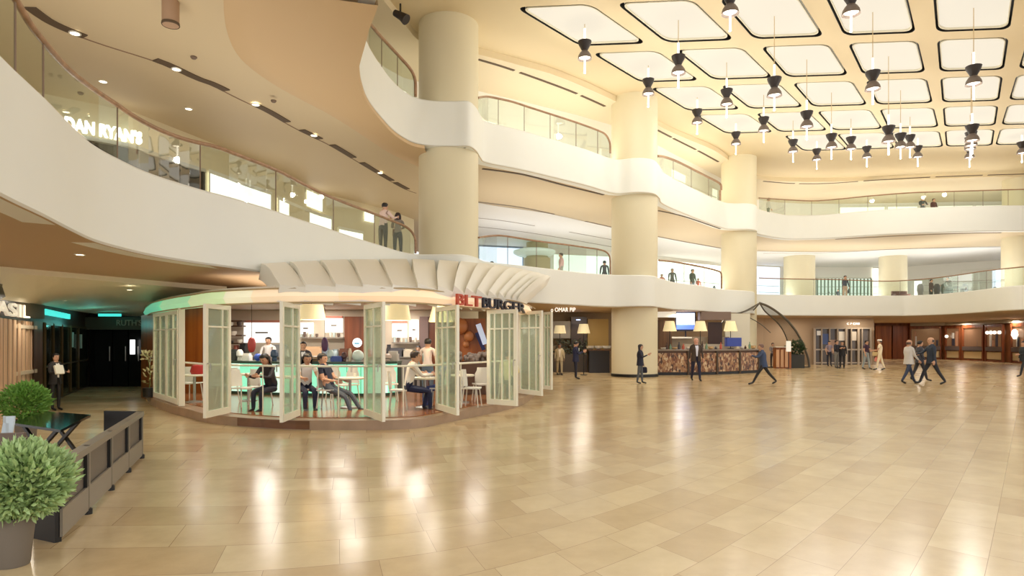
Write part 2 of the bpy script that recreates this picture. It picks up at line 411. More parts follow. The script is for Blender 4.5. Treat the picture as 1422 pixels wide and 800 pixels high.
# seams on the soffit between slots and gallery edge of left gallery
# ceiling of second gallery and main ceiling
EDGE = [(300, 13.5), (420, 16.0), (500, 18.5), (540, 20.5), (563, 21.7), (590, 23.0), (664, 23.9), (720, 24.8), (780, 26.0), (858, 28.7), (900, 31.0), (940, 33.2), (991, 35.9), (1012, 38.0), (1030, 40.2), (1052, 42.3), (1100, 43), (1160, 43), (1290, 42.3), (1422, 41.7), (1560, 43), (1700, 46)]
SE = cr(plan3(EDGE), 4)
lpe = [(p.x, p.y) for p in SE]
def zgal(p): return 12.15
flat('ceiling_second_gallery', lpe+[(72, 64), (50, 62), (0, 56), (-14, 36), (-22, 20), (-22, 9)], 12.15, M_galceil, 'ceiling of the second gallery')
m = MB(); m.grid([[Vector((p.x, p.y, 12.15)) for p in SE], [Vector((p.x, p.y, 12.42)) for p in SE]]); struct(m.build('trim_4', M_ceil, smooth=True), 'drop between the main ceiling and the gallery ceiling')
# slots on second gallery ceiling
for k, (pts, zz, sg) in enumerate([
    ([(664, 83), (710, 97), (790, 126), (840, 148)], 12.13, [(0, .23), (.27, .72), (.76, 1)]),
    ([(913, 181), (940, 195), (970, 210), (997.5, 225)], 12.13, [(0, .2), (.23, .58), (.62, 1)]),
    ([(1060, 252), (1100, 255), (1150, 255), (1210, 251), (1300, 246), (1422, 242)], 12.13, [(0, .15), (.17, .4), (.42, .66), (.68, .85), (.87, 1)]),
    ([(670, 235), (727, 243), (780, 257), (838, 271)], Z2B-0.02, [(0, 1)]),
    ([(914, 293), (950, 301), (1000, 318)], Z2B-0.02, [(0, 1)]),
    ([(664, 281), (720, 288), (760, 296), (850, 316)], Z2B-0.02, [(0, .48), (.75, 1)]),
    ([(664, 303), (720, 310), (850, 333)], Z2B-0.02, [(0, .35), (.62, 1)]),
    ([(664, 315), (740, 324), (850, 343)], Z2B-0.02, [(0, 1)]),
    ([(914, 329), (950, 336), (1001, 345)], Z2B-0.02, [(0, 1)]),
    ([(1060, 352), (1160, 351), (1250, 346), (1400, 343)], Z2B-0.02, [(0, 1)]),
    ([(1160, 332.6), (1300, 325.6), (1390, 323.6)], Z2B-0.02, [(0, 1)])]):
    c = cr([W(x, (zz-EYE)*F/(HY-y), zz) for x, y in pts], 5)
    slots('trim_%d' % (k+5), c, zz, sg, 0.12 if k < 4 else 0.10, m_=M_slot if k < 5 else mat('joint_grey', (150, 138, 124), 0.7))

inner = [(600, 26.5), (664, 29.8), (760, 32.3), (850, 36.4), (914, 39.7), (1001, 44.4), (1060, 46.0), (1160, 46.3), (1250, 45.0), (1400, 43.6), (1650, 43)]
flat('ceiling_first_gallery_inner', [(p.x, p.y) for p in cr(plan3(inner), 4)]+[((x-CX)/F*D, D) for x, D in reversed(B1[9:])], Z2B-.012, mat('white_inner_ceiling', (240, 238, 232), .6), 'whiter inner ceiling of the lower gallery')
# ---------------------------------------------------------------- main ceiling with coffers
def coffer_centre(i, j):
    O = Vector((15.1, 21.2)); u = Vector((3.15, -0.27)); v = Vector((2.33+(4-i)*0.14, 3.35))
    return O+u*(i-4)+v*j, u, v
def cofloop(i, j, k=1.0, n=5):
    c, u, v = coffer_centre(i, j); a, b, r = 0.385*k, 0.415*k, 0.10
    out = []
    for (sx, sy, a0) in ((1, 1, 0), (-1, 1, 90), (-1, -1, 180), (1, -1, 270)):
        cx, cy = sx*(a-r), sy*(b-r)
        for q in range(n+1):
            t = radians(a0+90*q/n); s_, t_ = cx+r*cos(t), cy+r*sin(t)
            p = c+u*s_+v*t_; out.append((p.x, p.y))
    return out
COF = [(i, j) for j in range(-1, 5) for i in range(0, 7) if not (j == 4 and i == 0) and not (j == -1 and i == 0) and not (i == 6 and j < 2)]
outer = [(-30, 6), (45, 6), (80, 30), (80, 66), (-30, 66)]
o = fill_poly('ceiling', outer, [cofloop(i, j) for i, j in COF], ZC, M_ceil); struct(o, 'warm cream main ceiling pierced by rounded coffers')
ROWN = ['the cut topmost row', 'the nearest full row', 'the second full row', 'the third full row', 'the fourth full row', 'the farthest row']
ORD = ['first', 'second', 'third', 'fourth', 'fifth', 'sixth', 'seventh']
def zeta(loop, z): return [Vector((x, y, z)) for x, y in loop]
for i, j in COF:
    c, u, v = coffer_centre(i, j)
    t = thing('ceiling_coffer', 'glowing rounded coffer, %s from the left in %s' % (ORD[i if j not in (4, -1) else i-1], ROWN[j+1]), 'ceiling light', (c.x, c.y, ZC), 'glowing coffers of the main ceiling')
    L0 = cofloop(i, j); L1 = cofloop(i, j, 0.93); L2 = cofloop(i, j, 0.90)
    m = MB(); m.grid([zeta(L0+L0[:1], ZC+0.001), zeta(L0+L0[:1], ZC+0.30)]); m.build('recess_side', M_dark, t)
    m = MB(); m.grid([zeta(L0+L0[:1], ZC+0.02), zeta(L1+L1[:1], ZC+0.05), zeta(L2+L2[:1], ZC+0.14)])
    rim = MB(); rim.grid([zeta(L1+L1[:1], ZC+0.02), zeta(L2+L2[:1], ZC+0.02), zeta(L2+L2[:1], ZC+0.12), zeta(L1+L1[:1], ZC+0.12), zeta(L1+L1[:1], ZC+0.02)]); rim.build('frame', M_cream, t)
    m = MB(); m.prism(L1, ZC+0.08, ZC+0.11); m.build('diffuser', M_glow, t)
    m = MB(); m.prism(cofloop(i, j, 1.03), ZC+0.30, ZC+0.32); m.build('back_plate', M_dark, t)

# pendant lamps
LAMPS = [(0, 0, .924), (1, 0, .867), (2, 0, .787), (3, 0, .797), (4, 0, .803), (0, 1, .928), (1, 1, .881), (2, 1, .792), (3, 1, .731), (4, 1, .727), (0, 2, .927), (1, 2, .886), (2, 2, .81),
         (3, 2, .804), (4, 2, .803), (0, 3, .933), (1, 3, .89), (2, 3, .895), (3, 3, .896), (4, 3, .88), (1, 4, .94), (2, 4, .945), (3, 4, .94), (4, 4, .93), (5, 4, .945), (2, -1, .886), (3, -1, .872)]
M_lampgrey = mat('lamp_grey_metal', (120, 108, 100), 0.4, 0.3); M_lampblack = mat('lamp_black_metal', (40, 30, 26), 0.5)
M_bulb = mat('lamp_bright', (255, 250, 240), 0.4, emit=2.0, ecol=(255, 244, 220))
M_rodw = mat('lamp_tube_white', (255, 252, 244), 0.4, emit=1.4, ecol=(255, 250, 235)); M_rod = mat('rod_champagne', (214, 190, 148), 0.4, 0.2)
for i, j, r in LAMPS:
    c, u, v = coffer_centre(i, j); zc = EYE+(ZC-EYE)*r; c3 = Vector((c.x, c.y, zc))
    row = ROWN[j+1]
    t = thing('pendant_lamp', 'black pendant lamp under the %s coffer from the left in %s' % (ORD[i if j not in (4, -1) else i-1], row), 'pendant lamp', (c.x, c.y, zc), 'hourglass pendant lamps of the main ceiling')
    m = MB(); m.lathe([(.10, -.02), (.12, .03), (.21, .20), (.235, .30), (.20, .315), (.05, .32)], c3, 18); m.build('upper_shade', M_lampblack, t, True)
    m = MB(); m.lathe([(.10, -.02), (.16, -.08), (.22, -.18), (.245, -.30), (.235, -.30), (.20, -.18), (.14, -.09), (.06, -.05)], c3, 18, False); m.build('lower_shade', M_lampgrey, t, True)
    m = MB(); m.lathe([(.05, -.10), (.16, -.16), (.19, -.24), (.15, -.26)], c3, 16); m.build('bulb', M_bulb, t, True)
    m = MB(); m.tube([c3+Vector((0, 0, -.25)), c3+Vector((0, 0, -.78))], .03, 8); m.build('light_rod', M_rodw, t)
    m = MB(); m.tube([c3+Vector((0, 0, .31)), c3+Vector((0, 0, .75))], .035, 8); m.build('upper_tube', M_rodw, t)
    m = MB(); m.tube([c3+Vector((0, 0, .75)), Vector((c.x, c.y, ZC+0.08))], .014, 6); m.build('suspension_rod', M_rod, t)

# ---------------------------------------------------------------- columns, floor
for nm, px, D, r, lab in (('column', 623, 22.25, 1.02, 'round cream column rising behind the glazed cafe'), ('column', 881, 29.1, 1.02, 'round cream column standing on the hall floor left of the mosaic bar'), ('column', 1026, 38.5, 1.0, 'round cream column behind the mosaic bar')):
    c = W(px, D, 0)
    m = MB(); prof = [(r, 0.12)]
    prof += [(r, ZC)]
    m.lathe(prof, c, 64)
    col = m.build('column', M_column, None, True, loc=c); struct(col, lab)
    m = MB(); m.lathe([(r+0.03, 0), (r+0.03, 0.12), (r, 0.13)], c, 64); m.build('skirting', M_dark, col)
for px, D, r, lab in ((1110, 49, 1.1, 'square cream pier on the first gallery, left of the shop windows'), (1240, 49, 0.95, 'round cream pier on the first gallery beside the sofa'), (1415, 40, 0.9, 'round cream pier at the right edge of the first gallery')):
    c = W(px, D, 0); m = MB(); m.lathe([(r, Z1T-0.12), (r, Z2B+0.01)], c, 40); struct(m.build('column', M_column, None, True), lab)
for px, D in ((1415, 42.5),):
    c = W(px, D, 0); m = MB(); m.lathe([(.9, Z2T-0.12), (.9, 12.2)], c, 40); struct(m.build('column', M_column, None, True), 'round cream pier at the right edge of the second gallery')
m = MB(); m.prism([(-26, -8), (70, -8), (70, 75), (-26, 75)], -0.2, 0.0); struct(m.build('floor', M_floor), 'polished beige marble floor of curved tile rows')

# ---------------------------------------------------------------- balustrades
M_clip = mat('clip_brown', (128, 104, 84), 0.4, 0.5)
def px_D(tab, x):
    return interp(tab, x)
def balustrade(label, tab, rail, z0, seams, ends=(), inset=0.10, rr=0.035, grp=None, low=None):
    """rail = pixel heights sampled along the parapet; the D comes from the parapet plan"""
    curve = cr([(x, y, 0) for x, y in rail], 4)
    pts = []
    for q in curve:
        D = px_D(tab, q.x)+inset; pts.append(P(q.x, q.y, D))
    mid = pts[len(pts)//2]
    t = thing('glass_balustrade', label, 'balustrade', (mid.x, mid.y, z0), grp)
    m = MB(); m.tube(pts, rr, 10); m.build('handrail', M_wood_rail, t, True)
    xs = [q.x for q in curve]
    bounds = [xs[0]]+list(seams)+[xs[-1]]
    for a, b in zip(bounds, bounds[1:]):
        if b-a < 2: continue
        g = (b-a)*0.006; k = 8; top, bot = [], []
        for i in range(k+1):
            x = a+g+(b-a-2*g)*i/k; D = px_D(tab, x)+inset
            y = interp([(q.x, q.y) for q in curve], x); p = P(x, y, D)
            top.append(p-Vector((0, 0, rr*0.5))); bot.append(Vector((p.x, p.y, z0+0.01)))
        m = MB(); m.shell([top, bot], (0, 0.014, 0)); m.build('glass_panel', M_glass, t)
    mp = MB()
    for x in seams:
        D = px_D(tab, x)+inset; y = interp([(q.x, q.y) for q in curve], x); p = P(x, y, D)
        mp = MB(); mp.tube([Vector((p.x, p.y, z0)), p], 0.012, 6); mp.build('joint_strip', M_clip, t)
    for x, y0, y1 in ends:
        D = px_D(tab, x)+inset
        m = MB(); m.tube([P(x, y0, D), P(x, y1, D)], rr, 10); m.build('end_post', M_wood_rail, t, True)
    return t
L2T_ = [q for q in L2B if not (q[0] < 513 and q[1] < 15.5)][1:] if False else [q for q in L2B[5:]]
balustrade('long glass balustrade with a wooden handrail on the lower gallery left of the first column', L1T,
           [(-40, -95), (0, -36), (22, 0), (42, 34), (60, 57), (80, 81), (100, 101), (130, 124), (160, 144), (190, 164), (225, 182), (262, 195), (300, 204), (340, 219), (383, 236), (420, 255), (450, 270), (485, 284), (520, 297), (545, 307), (560, 313), (570, 320), (576, 330), (577, 340)], Z1T,
           [21, 60, 163, 278, 383, 463, 520], ends=((577, 338, 352),), rr=0.038)
balustrade('curved glass balustrade of the lower gallery between the first and second column', L1T,
           [(665, 330), (685, 327.5), (702, 328), (744, 334.5), (787, 340), (815, 344), (829, 346), (840, 349), (846, 355), (847.5, 365)], Z1T, [705, 745, 790, 829], ends=((847.5, 362, 381),))
balustrade('curved glass balustrade of the lower gallery between the second and third column', L1T,
           [(915, 361.5), (938, 364), (976, 371), (996, 376), (1001, 379), (1002, 386)], Z1T, [950, 978], ends=((1002, 384, 401),), rr=0.045)
balustrade('glass balustrade of the lower gallery across the far side, right of the third column', L1T,
           [(1054, 386), (1100, 387.5), (1165, 388.5), (1222, 390.5), (1250, 390), (1290, 387), (1330, 382), (1370, 376), (1422, 370.5), (1470, 366)], Z1T, [1090, 1130, 1170, 1210, 1250, 1290, 1330, 1370], rr=0.032)
L2M = [(505, 16.3)]+[q for q in L2B if q[0] >= 513 and q[1] > 17][0:]
balustrade('glass balustrade of the upper gallery left of the first column, seen from below', L2M,
           [(512, 31), (528, 50), (543, 66), (556, 80), (566, 91), (573, 101), (576.5, 112), (577, 122)], Z2T, [530, 552], ends=((577, 118, 134),), rr=0.05)
balustrade('curved glass balustrade of the upper gallery between the first and second column', L2M,
           [(664, 136), (672, 134.5), (682, 135), (710, 141), (735, 149), (760, 157), (800, 170), (830, 181), (841, 187), (846.5, 197), (847.5, 206)], Z2T, [692, 728, 764, 800, 830], ends=((847.5, 203, 213),), rr=0.04)
balustrade('curved glass balustrade of the upper gallery between the second and third column', L2M,
           [(913, 217), (920, 217.5), (932, 221), (949, 228.5), (981, 245), (995, 252), (1001, 257), (1001.5, 264)], Z2T, [935, 960, 984], ends=((1000, 264, 278),), rr=0.06)
balustrade('glass balustrade of the upper gallery across the far side, right of the third column', L2M,
           [(1054, 275), (1100, 278), (1130, 279), (1160, 277), (1200, 273), (1262, 268), (1320, 266), (1422, 263), (1480, 262)], Z2T, [1090, 1127, 1165, 1205, 1245, 1285, 1325, 1365, 1400], rr=0.035)

# small fittings on the upper soffit
c = W(237, 6.35*F/(HY-2), Z2B); t = thing('ceiling_fixture', 'beige cylinder fixture hanging from the soffit at the upper left', 'fixture', tuple(c))
m = MB(); m.lathe([(.15, .0), (.15, -.42), (.14, -.45), (.001, -.45)], c, 24); m.build('cylinder', mat('fixture_beige', (178, 146, 118), .6), t, True)
m = MB(); m.lathe([(.155, -.40), (.16, -.44), (.15, -.455)], c, 24, False); m.build('rim_ring', M_slot, t, True)
for px, py, lab in ((269, 79, 'small grey ceiling sensor between the cylinder fixture and the slot lights'), (112, 129, 'small dark ceiling sensor left of the bright downlight above the restaurant'), (380, 134, 'small grey ceiling sensor above the middle of the slot lights')):
    c = W(px, 6.35*F/(HY-py), Z2B-(.11 if px == 380 else 0)); m = MB(); m.lathe([(.07, .01), (.07, -.02), (.04, -.05), (.001, -.055)], c, 14); tag(m.build('ceiling_sensor', mat('sensor_grey', (120, 100, 84), .5), None, True), lab, 'sensor')
c = W(556, 20.3, 12.15); t = thing('stage_spotlight', 'dark spotlight at the top of the photo left of the first column', 'spotlight', tuple(c))
m = MB(); m.tube([c, c+Vector((0, 0, -.35))], .03, 8); m.build('stem', M_dark, t); m = MB(); m.tube([c+Vector((-.18, 0, -.28)), c+Vector((.05, -.05, -.42)), c+Vector((.2, -.1, -.55))], [.10, .13, .17], 12); m.build('lamp_head', M_lampblack, t, True)
# ================================================================ walls and shops of the galleries
def wall_strip(name, pts, z0, z1, m, lab=None, th=0.15, n=None):
    """pts: plan Vectors; wall of thickness th away from the viewer"""
    rows = [[Vector((p.x, p.y, z0)) for p in pts], [Vector((p.x, p.y, z1)) for p in pts]]
    mm = MB(); mm.shell(rows, lambda p: Vector((p.x, p.y-0, 0)).normalized()*th)
    return struct(mm.build(name, m), lab)
def at_px(tab, x, k=0.0):
    D = interp(tab, x)+k; return Vector(((x-CX)/F*D, D, 0))
def pxs(tab, a, b, n, k=0.0): return [at_px(tab, a+(b-a)*i/n, k) for i in range(n+1)]
def seg_panel(mb, tab, a, b, z0, z1, k=-0.1, th=0.05, n=3):
    pts = pxs(tab, a, b, n, k)
    mb.shell([[Vector((p.x, p.y, z0)) for p in pts], [Vector((p.x, p.y, z1)) for p in pts]], lambda p: Vector((p.x, p.y, 0)).normalized()*th)
M_gwall = mat('gallery_wall_cream', (226, 212, 176), 0.6)
M_gwall2 = mat('gallery_wall_pale', (242, 238, 226), 0.6)
M_mint = mat('pale_mint_wall', (214, 228, 216), 0.5, emit=0.25, ecol=(225, 240, 228))
M_blueglow = mat('pale_blue_lit_panel', (214, 224, 240), 0.5, emit=1.2, ecol=(220, 230, 248))
wall_strip('wall_lower_gallery', [Vector((a, b, 0)) for a, b in [(-16.5, 9), (-14, 13)]]+plan3(B1[2:9]), Z1T-0.12, Z2B+0.02, M_gwall, 'cream shop wall behind the lower gallery on the left')
wall_strip('wall_lower_gallery_far', plan3(B1[9:]), Z1T-0.12, Z2B+0.02, M_gwall2, 'pale back wall of the lower gallery')
B2 = [(300, 18), (480, 22.5), (560, 26.0), (664, 27.4), (858, 32.0), (940, 37), (1000, 42), (1052, 48.5), (1160, 50), (1422, 49), (1650, 50)]
wall_strip('wall_upper_gallery', cr(plan3(B2), 3), Z2T-0.12, 12.2, M_gwall2, 'cream back wall of the upper gallery')
# ---- restaurant with dark glazing and lit letters
t = thing('restaurant_glazing', 'dark glazed restaurant front under the lit white letters on the lower gallery', 'shop front', tuple(at_px(B1, 210)+Vector((0, 0, 4.3))))
m = MB(); seg_panel(m, B1, 70, 283, 4.3, 6.9, -0.12, 0.05, 12); m.build('window_pane', mat('dark_smoked_glass', (44, 42, 38), 0.6, spec=.15), t)
for x in (100, 128, 160, 192, 222, 250, 283):
    m = MB(); p = at_px(B1, x, -0.18); m.box((p.x, p.y, 5.6), (.06, .06, 2.6)); m.build('mullion', mat('dark_grey_metal', (72, 68, 62), 0.4), t)
m = MB(); seg_panel(m, B1, 70, 286, 6.9, 7.0, -0.22, 0.1, 12); m.build('header', mat('pale_grey_trim', (196, 192, 176), 0.5), t)
TEXTS = []
def text(s, origin, xdir, width, height, m, name, label=None, cat=None, parent=None, depth=0.03, bold=0.0, curve=None):
    """one thing, every letter a part of its own"""
    def outline(st):
        cu = bpy.data.curves.new(name, 'FONT'); cu.body = st; cu.extrude = 0.5; cu.offset = bold
        o = bpy.data.objects.new(name, cu); COL.objects.link(o); bpy.context.view_layer.update()
        me = bpy.data.meshes.new_from_object(o.evaluated_get(bpy.context.evaluated_depsgraph_get())); bpy.data.objects.remove(o); return me
    full = outline(s)
    xs = [v.co.x for v in full.vertices]; ys = [v.co.y for v in full.vertices]; x0, x1, y0, y1 = min(xs), max(xs), min(ys), max(ys)
    xd = Vector(xdir).normalized(); up = Vector((0, 0, 1)); nn = xd.cross(up)
    t = thing(name, label, cat, tuple(origin))
    for i, ch in enumerate(s):
        if ch == ' ': continue
        me = outline(ch); w0 = max(v.co.x for v in me.vertices)
        pre = max(v.co.x for v in outline(s[:i+1]).vertices)   # right end of this letter in the running text
        for v in me.vertices:
            a = (v.co.x+pre-w0-x0)/(x1-x0)*width; b = (v.co.y-y0)/(y1-y0)*height
            if curve:
                c0 = curve(a/width); c1 = curve(a/width+.01); tg = (c1-c0).normalized(); v.co = c0-Vector(origin)+up*b+tg.cross(up)*(v.co.z*depth)
            else: v.co = xd*a+up*b+nn*(v.co.z*depth)
        me.materials.clear(); me.materials.append(m)
        ob = bpy.data.objects.new('letter', me); COL.objects.link(ob); ob.parent = t
    return t
a = at_px(B1, 90, -0.35); b = at_px(B1, 197, -0.35)
text("DAN RYAN'S", (a.x, a.y, 7.02), b-a, (b-a).length, 0.36, mat('white_lit_letters', (255, 255, 250), 0.4, emit=2.0), 'restaurant_sign', "glowing white DAN RYAN'S letters on the cream wall of the lower gallery", 'sign', None, 0.08, 0.035)
# ---- bright shop windows of the lower gallery, left
def lit_shop(label, tab, x0, x1, z0, z1, m, items=6, k=-0.12, seed=0, cat='shop window', frame=M_white, grp=None):
    rnd = random.Random(seed+int(x0)); c = at_px(tab, (x0+x1)/2, k)
    t = thing('shop_window', label, cat, (c.x, c.y, z0), grp)
    mm = MB(); seg_panel(mm, tab, x0, x1, z0, z1, k, 0.05, 4); mm.build('lit_panel', m, t)
    fr = MB(); wd = (at_px(tab, x1)-at_px(tab, x0)).length
    dx = (x1-x0)*0.02+0.3
    seg_panel(fr, tab, x0, x0+dx, z0, z1, k-.06, .05, 1); seg_panel(fr, tab, x1-dx, x1, z0, z1, k-.06, .05, 1); seg_panel(fr, tab, x0, x1, z1-.07, z1+.05, k-.06, .08, 4)
    fr.build('frame', frame, t)
    sh = MB()
    for z in (z0+0.75, z0+1.35, z0+1.9):
        if z < z1-0.2: seg_panel(sh, tab, x0+dx*1.5, x1-dx*1.5, z, z+.03, k-.16, .12, 3)
    sh.build('shelf', mat('pale_shelf', (206, 200, 186), 0.5), t)
    cols = [(170, 120, 90), (90, 84, 80), (200, 190, 170), (150, 160, 170), (190, 150, 150), (120, 130, 110)]
    for q in range(items):
        mm = MB(); x = x0+(x1-x0)*(0.08+0.84*rnd.random()); z = rnd.choice([z0+0.78, z0+1.38]); h = 0.12+0.3*rnd.random()
        if z+h > z1-.1: h = max(.08, z1-.12-z)
        p = at_px(tab, x, k-.14); w_ = .10+.15*rnd.random()
        mm.lathe([(w_*.5, 0), (w_*.55, h*.5), (w_*.3, h*.8), (w_*.32, h)], (p.x, p.y, z), 10)
        mm.build('displayed_goods', mat('goods_%d' % (q % 6), cols[q % 6], 0.5), t, True)
    return t
lit_shop('bright white shop window just right of the dark restaurant front', B1, 290, 378, 4.3, 7.0, M_shopglow, 7)
lit_shop('bright white shop window in the middle of the left lower gallery', B1, 386, 462, 4.3, 6.95, M_shopglow, 7)
lit_shop('small bright shop window near the two standing people', B1, 470, 505, 4.3, 6.6, M_shopglow, 3)
m = MB(); seg_panel(m, B1, 426, 448, 7.1, 7.75, -0.2, .05, 1); tag(m.build('wall_poster', M_shopglow), 'small glowing white poster high on the cream wall above the left shops', 'poster')
m = MB(); seg_panel(m, B1, 506, 520, 7.15, 7.6, -0.2, .05, 1); tag(m.build('wall_poster', M_shopglow), 'smallest glowing wall poster, left of the standing woman in trousers', 'poster')
# ---- beyond the first column
lit_shop('large pale blue lit hoarding behind the balustrade between the first two columns', B1, 664, 727, 4.3, 7.9, M_blueglow, 0, frame=mat('bluegrey_trim', (150, 166, 190), .5))
lit_shop('pale green shopfront behind the balustrade left of the second column', B1, 767, 848, 4.3, 7.6, mat('pale_green_lit', (226, 240, 230), .5, emit=.95, ecol=(230, 245, 234)), 6)
t = thing('escalator_pier', 'tan boxed pier with a lit round cornice between the two columns', 'pier', tuple(W(746, 42, 4.28)))
m = MB(); m.lathe([(.85, 4.28), (.85, 6.9), (.7, 7.0), (.7, 7.95)], W(746, 42, 0), 28); m.build('pier_body', mat('khaki_paint', (186, 172, 130), .6), t, True)
m = MB(); m.lathe([(1.1, 7.05), (1.35, 7.2), (1.35, 7.35), (1.0, 7.45)], W(742, 41.6, 0), 28); m.build('cornice', M_mint, t, True)
lit_shop('blazing white shopfront between the second and third column', B1, 908, 1003, 4.3, 7.75, mat('bright_lit_shop', (250, 252, 246), .5, emit=1.5, ecol=(248, 252, 244)), 5)
lit_shop('bluish white lit shop right of the third column', B1, 1048, 1084, 4.3, 7.9, M_blueglow, 0)
lit_shop('pale green glass shopfront striped by curtains on the far gallery', B1, 1132, 1210, 4.3, 7.0, mat('striped_green_glow', (216, 228, 214), .5, emit=.8, ecol=(222, 236, 222)), 8)
lit_shop('narrow white lit doorway left of the round pier on the far gallery', B1, 1212, 1223, 4.3, 7.9, M_shopglow, 0)
lit_shop('wide white lit shop at the right end of the far gallery', B1, 1268, 1332, 4.3, 6.7, M_shopglow, 6)
lit_shop('pale blue lit shop display right of the parasol seating on the far gallery', B1, 1334, 1400, 4.3, 7.3, M_blueglow, 5)
t = thing('curtain_screen', 'grey green vertical curtain strips inside the striped far shopfront', 'curtain', tuple(at_px(B1, 1160, -.6)+Vector((0, 0, 4.28))))
for x in range(1134, 1210, 5):
    m = MB(); seg_panel(m, B1, x, x+2.3, 4.28, 6.9, -.55, .04, 1); m.build('curtain_strip', mat('green_grey_curtain', (150, 166, 148), .7), t)
# upper gallery lit shops
for x0, x1, lab in ((1165, 1230, 'pale lit window on the upper gallery, left of the two people'), (1232, 1275, 'pale lit window on the upper gallery directly left of the two people'), (1302, 1352, 'pale lit window on the upper gallery right of the two people'), (1354, 1400, 'pale lit window on the upper gallery beside the far right pier')):
    lit_shop(lab, B2, x0, x1, Z2T-.1, 11.9, mat('pale_lit_window', (240, 240, 224), .5, emit=.8, ecol=(244, 244, 228)), 0)
lit_shop('white lit window on the upper gallery between first and second column', B2, 668, 760, Z2T-.1, 11.0, mat('pale_lit_window', (240, 240, 224), .5), 0)
lit_shop('white lit window on the upper gallery left of the third column', B2, 918, 998, Z2T-.1, 11.3, mat('pale_lit_window', (240, 240, 224), .5), 0)
lit_shop('white lit window on the upper gallery left of the first column', B2, 505, 566, Z2T-.1, 11.6, mat('pale_lit_window', (240, 240, 224), .5), 0)

# ================================================================ ground floor, left corner
M_slat = wood_mat('pale_slat_wood', (196, 158, 124), (222, 188, 154), 3, .5)
M_dkbrown = mat('dark_brown_panel', (58, 44, 36), .4); M_black = mat('black_panel', (22, 24, 22), .25)
GL = [(-60, 11.0), (0, 12.3), (45, 14.9), (60, 15.9), (84, 18.0), (124, 22.5), (205, 22.6)]
def zc_left(x): return interp([(-60, 2.36), (0, 2.38), (60, 2.47), (100, 2.52), (124, 2.5), (205, 2.43)], x)
def gl(x, z, k=0.0):
    p = at_px(GL, x, k); return Vector((p.x, p.y, z))
xs = [-60, -30, 0, 15, 30, 45, 60, 72, 84, 100, 112, 124, 150, 180, 205]
mm = MB(); mm.shell([[gl(x, 0.0) for x in xs], [gl(x, zc_left(x)+.3) for x in xs]], lambda p: Vector((p.x, p.y, 0)).normalized()*.15)
struct(mm.build('wall_left', M_dkbrown), 'dark brown shop wall in the left corner')
# lower corridor ceiling: front edge -> top of shop wall
front = [(-60, 374), (0, 378), (60, 383), (130, 389), (200, 395), (260, 400), (315, 404)]
fr = [W(x, 1.30*F/(HY-y), 2.90) for x, y in front]
bk = [gl(-60, 2.36), gl(0, 2.38), gl(60, 2.47), gl(100, 2.52), gl(140, 2.5), gl(205, 2.43), W(260, 22.6, 2.45)]
fr2 = resample(fr, 24); bk2 = resample(bk, 24)
midr = [a.lerp(b, .5) for a, b in zip(fr2, bk2)]
mm = MB(); mm.grid([[p+Vector((0, 0, .12)) for p in fr2], fr2, midr, bk2]); struct(mm.build('ceiling_corridor', M_low, smooth=True), 'lower cream ceiling of the left corridor')
t = thing('slatted_shopfront', 'pale wooden slatted shopfront below the BASIL letters', 'shop front', tuple(gl(20, 0)))
for q in range(16):
    x = -50+q*6.3
    mm = MB(); a, b = gl(x, 0, -.12), gl(x+3.6, 0, -.12); mm.slab([a, b, b+Vector((0, 0, 2.03)), a+Vector((0, 0, 2.03))], .07); mm.build('slat', M_slat, t)
for z in (.9, 1.9):
    mm = MB(); mm.beam(gl(-55, z, -.24), gl(50, z, -.24), .05, .08); mm.build('rail', mat('pale_rail', (206, 190, 168), .5), t)
mm = MB(); seg_panel(mm, GL, 47, 59, 0, 2.05, -.3, .25, 1); mm.build('end_post', wood_mat('dark_post_wood', (70, 50, 38), (98, 72, 56), 3, .4), t)
mm = MB(); mm.beam(gl(-60, 2.22, -.2), gl(60, 2.29, -.2), .06, .34); tag(mm.build('sign_board', mat('brown_sign_board', (96, 82, 62), .5)), 'brown sign board carrying the BASIL letters at the top left corner', 'sign board')
M_letter = mat('pale_letters', (232, 222, 200), .4, emit=.5)
a = gl(-22, 2.08, -.5); b = gl(40, 2.08, -.5)
text('BASIL', a, b-a, (b-a).length, .27, M_letter, 'shop_sign', 'pale raised BASIL letters cut off by the left edge of the photo', 'sign', None, .05, .01)
# dark door wall
t = thing('dark_glass_doors', 'row of tall dark glass doors with thin brown frames behind the waiter', 'doors', tuple(gl(85, 0)))
for q, (x0, x1) in enumerate(((61, 72), (73, 84), (85, 96), (97, 107), (108, 122))):
    mm = MB(); a, b = gl(x0, .04, -.08), gl(x1, .04, -.08); mm.slab([a, b, b+Vector((0, 0, 1.98)), a+Vector((0, 0, 1.98))], .04)
    d = mm.build('door_leaf', mat('dark_green_glass', (36, 40, 30), .12), t)
    mm = MB(); mm.beam(a+Vector((0, 0, 0)), a+Vector((0, 0, 2.0)), .07, .07); mm.beam(a+Vector((0, 0, 1.98)), b+Vector((0, 0, 1.98)), .06, .06); mm.beam(a+Vector((0, 0, .9)), b+Vector((0, 0, .9)), .05, .04); mm.build('door_frame', mat('bronze_frame', (92, 76, 48), .4, .4), d)
mm = MB(); mm.beam(gl(101, 1.4, -.2), gl(101.5, 1.85, -.2), .04, .04); mm.beam(gl(110, 1.35, -.2), gl(110, 1.8, -.2), .16, .04); mm.build('reflected_notice', mat('pale_teal_reflection', (170, 190, 184), .5), t)  # reflections in the door glass modelled as pale bars
M_teal = mat('teal_led', (60, 200, 190), .4, emit=1.2, ecol=(70, 215, 205))
